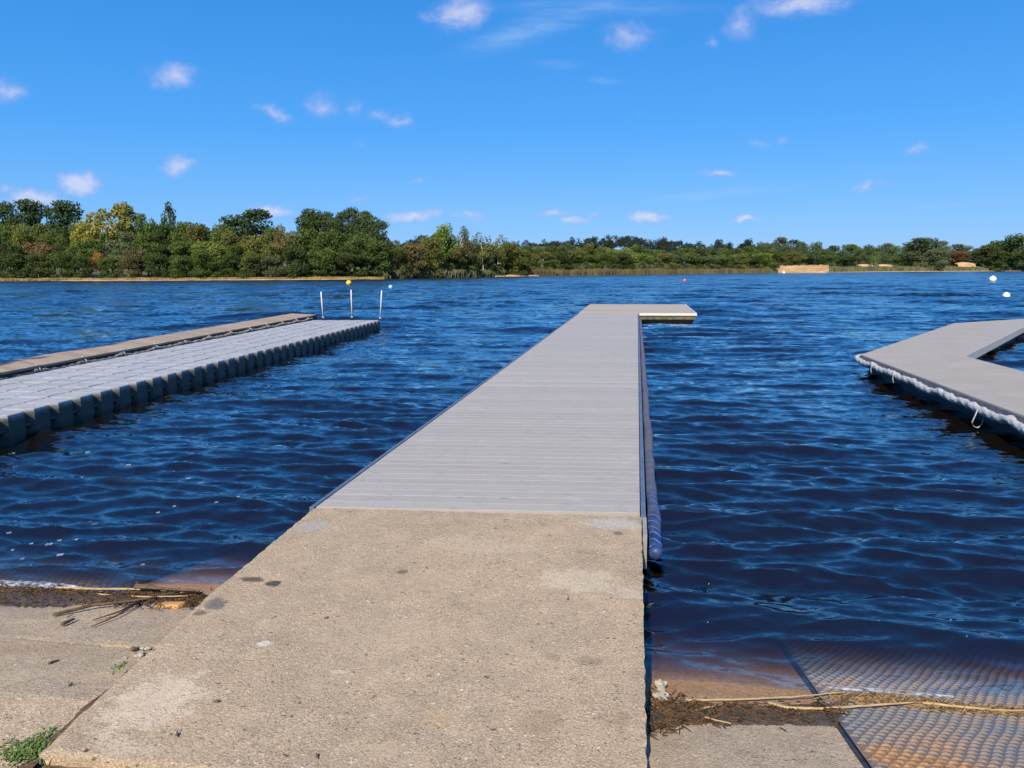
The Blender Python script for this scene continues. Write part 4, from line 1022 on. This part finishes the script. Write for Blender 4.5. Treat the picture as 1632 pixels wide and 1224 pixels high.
# ------------------------------------------------------------------ small things on the slipways
def on_l(u,v,dz=0.):
    z = .2
    for _ in range(12): p = at(u,v,z); z = zl(p.y,p.x)
    return Vector((p.x,p.y,z+dz))
def on_r(u,v,dz=0.):
    z = .1
    for _ in range(12):
        p = at(u,v,z); z = zr(p.y)+(.015 if p.x>xa else 0)
    return Vector((p.x,p.y,z+dz))
def stem(name, pts, r, mat, label, cat, kids=(), f=on_l):
    P = [f(u,v,r*1.0+dz) for u,v,dz in pts]; root = empty(name,P[0]); mb = MB()
    Q = []
    for a,b in zip(P,P[1:]):
        for k in range(6): Q.append(a.lerp(b,k/6)-P[0]+Vector((r*.5*mnoise.noise(a*9+Vector((k,0,0))),r*.8*mnoise.noise(b*7+Vector((0,k,0))),0)))
    Q.append(P[-1]-P[0]); n = len(Q)
    mb.tube(Q,[r*(1-.45*i/n) for i in range(n)],7); mb.build('stalk',mat,root,0,True)
    for kp in kids:
        K = [f(u,v,r*.6+dz)-P[0] for u,v,dz in kp]; mb = MB(); mb.tube(K,[r*.55*(1-.5*i/len(K)) for i in range(len(K))],6); mb.build('twig',mat,root,0,True)
    tag(root,label,cat)
stem('branch',[(86,982,0),(150,970,.01),(222,962,.01),(285,951,.02)],.009,M_STICK,'dark forked branch lying on the left slab below the water weed','branch',
     [[(224,962,.01),(190,978,.005),(148,990,0)],[(222,964,.01),(185,985,.005),(146,1000,0)]])
stem('stick',[(100,997,0),(118,989,0)],.009,M_STICK,'short brown stick lying alone on the left slab','stick')
stem('stick',[(78,1059,0),(93,1054,0)],.006,M_STICK,'tiny brown stick near the crack of the left slab','stick')
stem('reed_stem',[(86,939,.0),(160,944,.012),(250,947,.02),(322,951,.02)],.008,M_REEDSTEM,'long straw coloured reed stem along the left tide line','reed stem')
stem('reed_stem',[(215,946,.03),(265,949,.03),(318,953,.03)],.009,M_STICK,'brown reed stem against the left edge of the concrete ramp','reed stem')
stem('reed_stem',[(150,948,.0),(230,957,.015),(300,957,.02)],.005,M_REEDSTEM,'thin pale reed stem crossing the dark weed on the left','reed stem')
p = on_l(272,966,.0); root = empty('bark_piece',p); mb = MB()
mb.hexa([(-.07,-.025,.0),(.06,-.03,.0),(.075,.02,.0),(-.05,.03,.0),(-.065,-.02,.012),(.055,-.024,.022),(.07,.015,.024),(-.045,.024,.012)]); mb.build('bark',M_BARKPIECE,root,.003); tag(root,'flat orange piece of bark beside the left edge of the concrete ramp','bark')
p = on_l(217,941,.0); root = empty('wood_chunk',p); mb = MB()
mb.tube([Vector((0,0,.02)),Vector((.07,.0,.024)),Vector((.15,-.01,.018))],[.017,.02,.012],8); mb.build('wood',M_STICK,root); 
mb = MB(); mb.tube([Vector((-.003,0,.02)),Vector((-.0005,0,.02))],[.015,.016],8); mb.build('cut_end',M_REEDSTEM,root); tag(root,'short dark log with a pale cut end on the wet slab','log')
stem('reed_stem',[(1222,1122,.0),(1252,1133,.008),(1300,1136,.01),(1380,1132,.012),(1458,1126,.012)],.007,M_REEDSTEM,'long straw coloured reed stem bent at the left, across the steel plate','reed stem',(),on_r)
stem('reed_stem',[(1092,1118,.0),(1180,1120,.01),(1260,1118,.015),(1345,1112,.02)],.005,M_REEDSTEM,'straight pale reed stem along the right tide line near the ramp','reed stem',(),on_r)
stem('reed_stem',[(1470,1126,.01),(1530,1133,.012),(1580,1137,.01),(1640,1139,.01)],.006,M_REEDSTEM,'pale reed stem running off the right edge across the steel plate','reed stem',(),on_r)
stem('reed_stem',[(1090,1142,.0),(1118,1133,.006),(1150,1127,.006)],.005,M_REEDSTEM,'short pale reed stem slanting over the brown weed right of the ramp','reed stem',(),on_r)
stem('reed_stem',[(1098,1136,.0),(1130,1148,.004),(1165,1156,.003)],.004,M_REEDSTEM,'short thin reed stem lowest on the brown weed right of the ramp','reed stem',(),on_r)
stem('branch',[(1330,1128,.0),(1352,1116,.01),(1370,1112,.012),(1392,1114,.01)],.006,M_STICK,'dark bent twig arching at the corner of the steel plate','branch',(),on_r)

def matting(name, pts, n, f, label, seed, mat=M_TWIG, ln=(.015,.06), thick=.012, spread=(14,5), base=True):
    """tangle of short stalks along a pixel polyline; one object"""
    r = random.Random(seed); V=[];Fc_=[];T=[]
    for i in range(n):
        k = r.random()*(len(pts)-1); j = int(k); a,b = pts[j],pts[j+1]; tt = k-j
        u = a[0]+(b[0]-a[0])*tt+r.gauss(0,spread[0]); v = a[1]+(b[1]-a[1])*tt+r.gauss(0,1)*(a[2]+(b[2]-a[2])*tt)
        p = f(u,v,0); th_ = r.gauss(0,.9); L = r.uniform(*ln); el = r.gauss(.05,.25); d = Vector((math.cos(th_)*math.cos(el),math.sin(th_)*math.cos(el)*.7,math.sin(el)))*L
        z0 = r.random()**2*thick*.6+.003; s = Vector((-d.y,d.x,0)); s = s.normalized()*r.uniform(.0015,.004) if s.length>1e-6 else Vector((.002,0,0)); c = p+Vector((0,0,z0)); up=Vector((0,0,.003))
        q = len(V); V += [c-d/2-s,c-d/2+s,c+d/2+s*.6,c+d/2-s*.6,c-d/2+up,c+d/2+up]
        Fc_ += [(q,q+1,q+2,q+3),(q,q+3,q+5,q+4),(q+1,q+4,q+5,q+2)]; T += [r.random()**1.5]*3
    me = np_mesh(name,V,Fc_,mat); a_ = me.attributes.new('tint','FLOAT','FACE'); a_.data.foreach_set('value',np.array(T,np.float32))
    o = link(name,me); tag(o,label,'plant debris',None,'stuff'); return o
matting('plant_debris',[(-10,947,8),(60,946,7),(130,950,7),(220,952,6),(290,956,6),(320,958,5)],3200,on_l,'dark water weed and plant scraps along the left tide line',1)
matting('plant_debris',[(1046,1140,16),(1080,1136,9),(1130,1137,7),(1220,1139,7),(1330,1137,6)],2300,on_r,'brown plant debris along the right tide line beside the ramp',2,spread=(12,4))
matting('plant_debris',[(1330,1116,3),(1400,1114,4),(1460,1122,3),(1540,1132,3),(1640,1137,2.5)],1700,on_r,'thin line of tan plant scraps across the steel plate',3,reedmat('tan scraps',(.07,.045,.025),(.30,.21,.105)),spread=(10,2))
def wetmat(name, pts_hi, pts_lo, f, label):
    """thin mat of rotting weed with a ragged outline"""
    V=[];Fc_=[];n=120
    for i in range(n):
        t_ = i/(n-1); u = pts_hi[0][0]+(pts_hi[-1][0]-pts_hi[0][0])*t_
        vh = np.interp(u,[p[0] for p in pts_hi],[p[1] for p in pts_hi])+3*mnoise.noise(Vector((u*.05,1,0))); vl = np.interp(u,[p[0] for p in pts_lo],[p[1] for p in pts_lo])+6*mnoise.noise(Vector((u*.045,7,0)))+3*mnoise.noise(Vector((u*.16,7,0)))
        for k in range(7):
            e = k/6; p = f(u,float(vh+(vl-vh)*e),0); hgt = .010*math.sin(math.pi*e)+.006*mnoise.noise(Vector((p.x*25,p.y*25,0)))+(.0005 if 0<k<6 else -.006); V.append((p.x,p.y,p.z+max(-.006,hgt)))
    for i in range(n-1):
        for k in range(6): a = i*7+k; Fc_.append((a,a+1,a+8,a+7))
    o = link(name,np_mesh(name,V,Fc_,M_WETMAT,True)); tag(o,label,'plant debris',None,'stuff')
wetmat('weed_mat',[(-8,938),(100,942),(200,950),(300,953)],[(-8,962),(70,968),(140,962),(220,960),(300,958)],on_l,'dark rotting weed mat lying along the left tide line')
wetmat('weed_mat',[(1040,1122),(1120,1124),(1230,1122),(1336,1116)],[(1040,1166),(1080,1152),(1140,1156),(1240,1160),(1336,1162)],on_r,'dark rotting weed mat between the ramp and the steel plate')
# foam
def foam(name, pts, f, label, zoff):
    V=[];Fc_=[];n=70
    for i in range(n):
        t_ = i/(n-1); u = pts[0][0]+(pts[-1][0]-pts[0][0])*t_
        v = float(np.interp(u,[p[0] for p in pts],[p[1] for p in pts])); hw = float(np.interp(u,[p[0] for p in pts],[p[2] for p in pts]))*(1+.5*mnoise.noise(Vector((u*.06,3,0))))
        for k in range(5):
            e = -1+k/2; p = at(u,v+hw*e,zoff); V.append((p.x,p.y,max(zoff,f(u,v+hw*e).z+.004)+.010*(1-e*e)+.004*mnoise.noise(Vector((p.x*30,p.y*30,0)))))
    for i in range(n-1):
        for k in range(4): a=i*5+k; Fc_.append((a,a+5,a+6,a+1))
    o = link(name,np_mesh(name,V,Fc_,M_FOAM,True)); tag(o,label,'foam',None,'stuff')
foam('foam_line',[(-10,929,5),(40,930,5),(90,933,4),(130,936,1)],on_l,'white foam line where ripples meet the left steel plate',.012)
foam('foam_line',[(1312,1092,3),(1345,1099,6),(1400,1102,5),(1440,1105,5),(1480,1110,2),(1520,1113,1)],on_r,'white foam washing onto the right steel plate',.014)
mb = MB(); r = random.Random(4)
FL = [(278,806),(252,813),(300,757),(320,764),(380,794),(50,868),(20,874),(78,867),(35,886),(95,858),(122,862),(185,890),(227,892),(96,883),(140,722),(60,756),(130,754),(22,722),(205,740),(345,802),(15,852),(150,828),(1128,993),(1130,920),(1330,700),(1540,1024),(1515,990),(1400,990)]
for u,v in FL:
    p = at(u,v,.0); L = r.uniform(.02,.055)*(1 if u<700 else .18); c = []
    for k in range(10):
        a = 2*math.pi*k/10; c.append((p.x+math.cos(a)*L*.4,p.y+math.sin(a)*L*.28*(1+.3*r.random())+.2*L*math.sin(3*math.cos(a))))
    kq = np.argmin((WV[:,0]-p.x)**2+(WV[:,1]-p.y)**2); zq = float(WV[kq,2]); mb.prism(c,zq-.004,zq+.0015)
o = mb.build('foam_flecks',M_FLECK); tag(o,'small white foam flecks drifting on the water near the slipway','foam',None,'stuff')
# grass and stones in the joints
def tuft(name, p, n, h, w_, label, seed):
    r = random.Random(seed); V=[];Fc_=[];T=[]
    for i in range(n):
        x = r.gauss(0,w_[0]); y = r.gauss(0,w_[1]); hh = h*r.uniform(.4,1.1); th_ = r.uniform(0,6.28); l = Vector((math.cos(th_),math.sin(th_),0)); s = Vector((-l.y,l.x,0))*r.uniform(.0018,.0035)
        b = Vector((x,y,-.004)); q=len(V); mid = b+l*hh*.25+Vector((0,0,hh*.6)); tip = b+l*hh*r.uniform(.5,1.1)+Vector((0,0,hh*r.uniform(.6,1)))
        V += [b-s,b+s,mid+s,mid-s,tip+s*.2,tip-s*.2]; Fc_ += [(q,q+1,q+2,q+3),(q+3,q+2,q+4,q+5)]; T += [r.random()]*2
    me = np_mesh(name,V,Fc_,M_GRASS); a_ = me.attributes.new('tint','FLOAT','FACE'); a_.data.foreach_set('value',np.array(T,np.float32)); o = link(name,me); o.location = p; tag(o,label,'grass'); return o
a = at(35,1202,.28); tuft('grass_tuft',a,520,.022,(.045,.028),'green tuft of grass at the crossing of the slab joints',1)
a = at(62,1180,.28); tuft('grass_tuft',a,160,.018,(.018,.03),'small green tuft climbing the joint left of the ramp corner',2)
a = at(236,1216,.275); tuft('grass_tuft',a,120,.018,(.02,.008),'small lone dark green tuft in the joint along the near edge of the ramp',3)
a = at(190,1062,.28); tuft('grass_tuft',a,70,.010,(.012,.03),'faint mossy tuft below the white rubble in the long joint',4)
root = empty('rubble',on_l(212,1043,.0)); r = random.Random(6)
for k in range(9):
    mb = MB(); q=(r.uniform(-.03,.06),r.uniform(-.04,.07),.006); mb.sphere(q,r.uniform(.007,.014),8,6,.6)
    for v in mb.b.verts: v.co += Vector((mnoise.noise(v.co*90),mnoise.noise(v.co*90+Vector((5,0,0))),0))*.006
    mb.build('stone',M_STONE,root)
mb = MB(); mb.sphere((-.02,.03,.008),.013,8,6,.8); mb.build('dark_stone',M_STICK,root)
tag(root,'small pile of broken white concrete in the joint left of the ramp','rubble')
root = empty('rubble',on_r(1052,1108,.0))
for k in range(12):
    mb = MB(); q=(r.uniform(-.02,.03),r.uniform(-.06,.08),.012); mb.sphere(q,r.uniform(.012,.022),8,6,.7)
    for v in mb.b.verts: v.co += Vector((mnoise.noise(v.co*80),mnoise.noise(v.co*80+Vector((5,0,0))),mnoise.noise(v.co*80+Vector((0,5,0)))))*.008
    mb.build('stone',M_STONE,root)
tag(root,'broken pale stones at the waterline against the right side of the ramp','rubble')
root_pts = [(137,1196,14),(110,1193,9),(163,1210,22),(432,1206,8),(520,1200,9),(900,1000,8),(1160,1000,0)]
lv = [(136,1197),(282,1171),(905,955),(520,985),(345,1118),(680,905),(775,1080),(455,1205),(505,1206),(112,1093)]
LL = ['dark leaf scrap standing near the left corner of the ramp','dark leaf scrap inside the left corner of the ramp','tiny dark leaf scrap right of the middle of the ramp','tiny dark leaf scrap left of the middle of the ramp','tiny dark leaf scrap low on the left half of the ramp','tiny dark leaf scrap under the grey jetty deck on the ramp','tiny dark leaf scrap low in the middle of the ramp','curled dark leaf scrap at the near edge of the ramp','small dark leaf scrap at the near edge right of a curled one','small dark leaf scrap on the slab left of the long joint']
for (u,v),lb in zip(lv,LL):
    p = at(u,v,.304) if u>120 else on_l(u,v,.004); mb = MB(); s = r.uniform(.007,.012); a = r.uniform(0,3)
    c_,n_ = math.cos(a),math.sin(a); mb.hexa([(x*c_-y*n_,x*n_+y*c_,z) for x,y,z in ((-s,-s*.35,0),(s*.4,-s*.45,0),(s,s*.1,.002),(-s*.3,s*.4,0),(-s,-s*.3,.003),(s*.4,-s*.4,.004),(s*1.02,s*.1,.008),(-s*.3,s*.35,.004))])
    o = mb.build('leaf_scrap',M_STICK); o.location = p; tag(o,lb,'leaf')
p = on_l(163-30,1215,.0); 
bank_tree(-12.3,.25,13,4.4,'leafy tree on the near left bank shading the wooden pontoon')

# ------------------------------------------------------------------ render look
vs = scene.view_settings; vs.view_transform = 'Standard'; vs.look = 'None'; vs.exposure = EXPO; vs.gamma = 1
scene.display_settings.display_device = 'sRGB'
cy = scene.cycles; cy.max_bounces = 6; cy.transparent_max_bounces = 12; cy.caustics_reflective = False; cy.caustics_refractive = False
cy.use_denoising = True
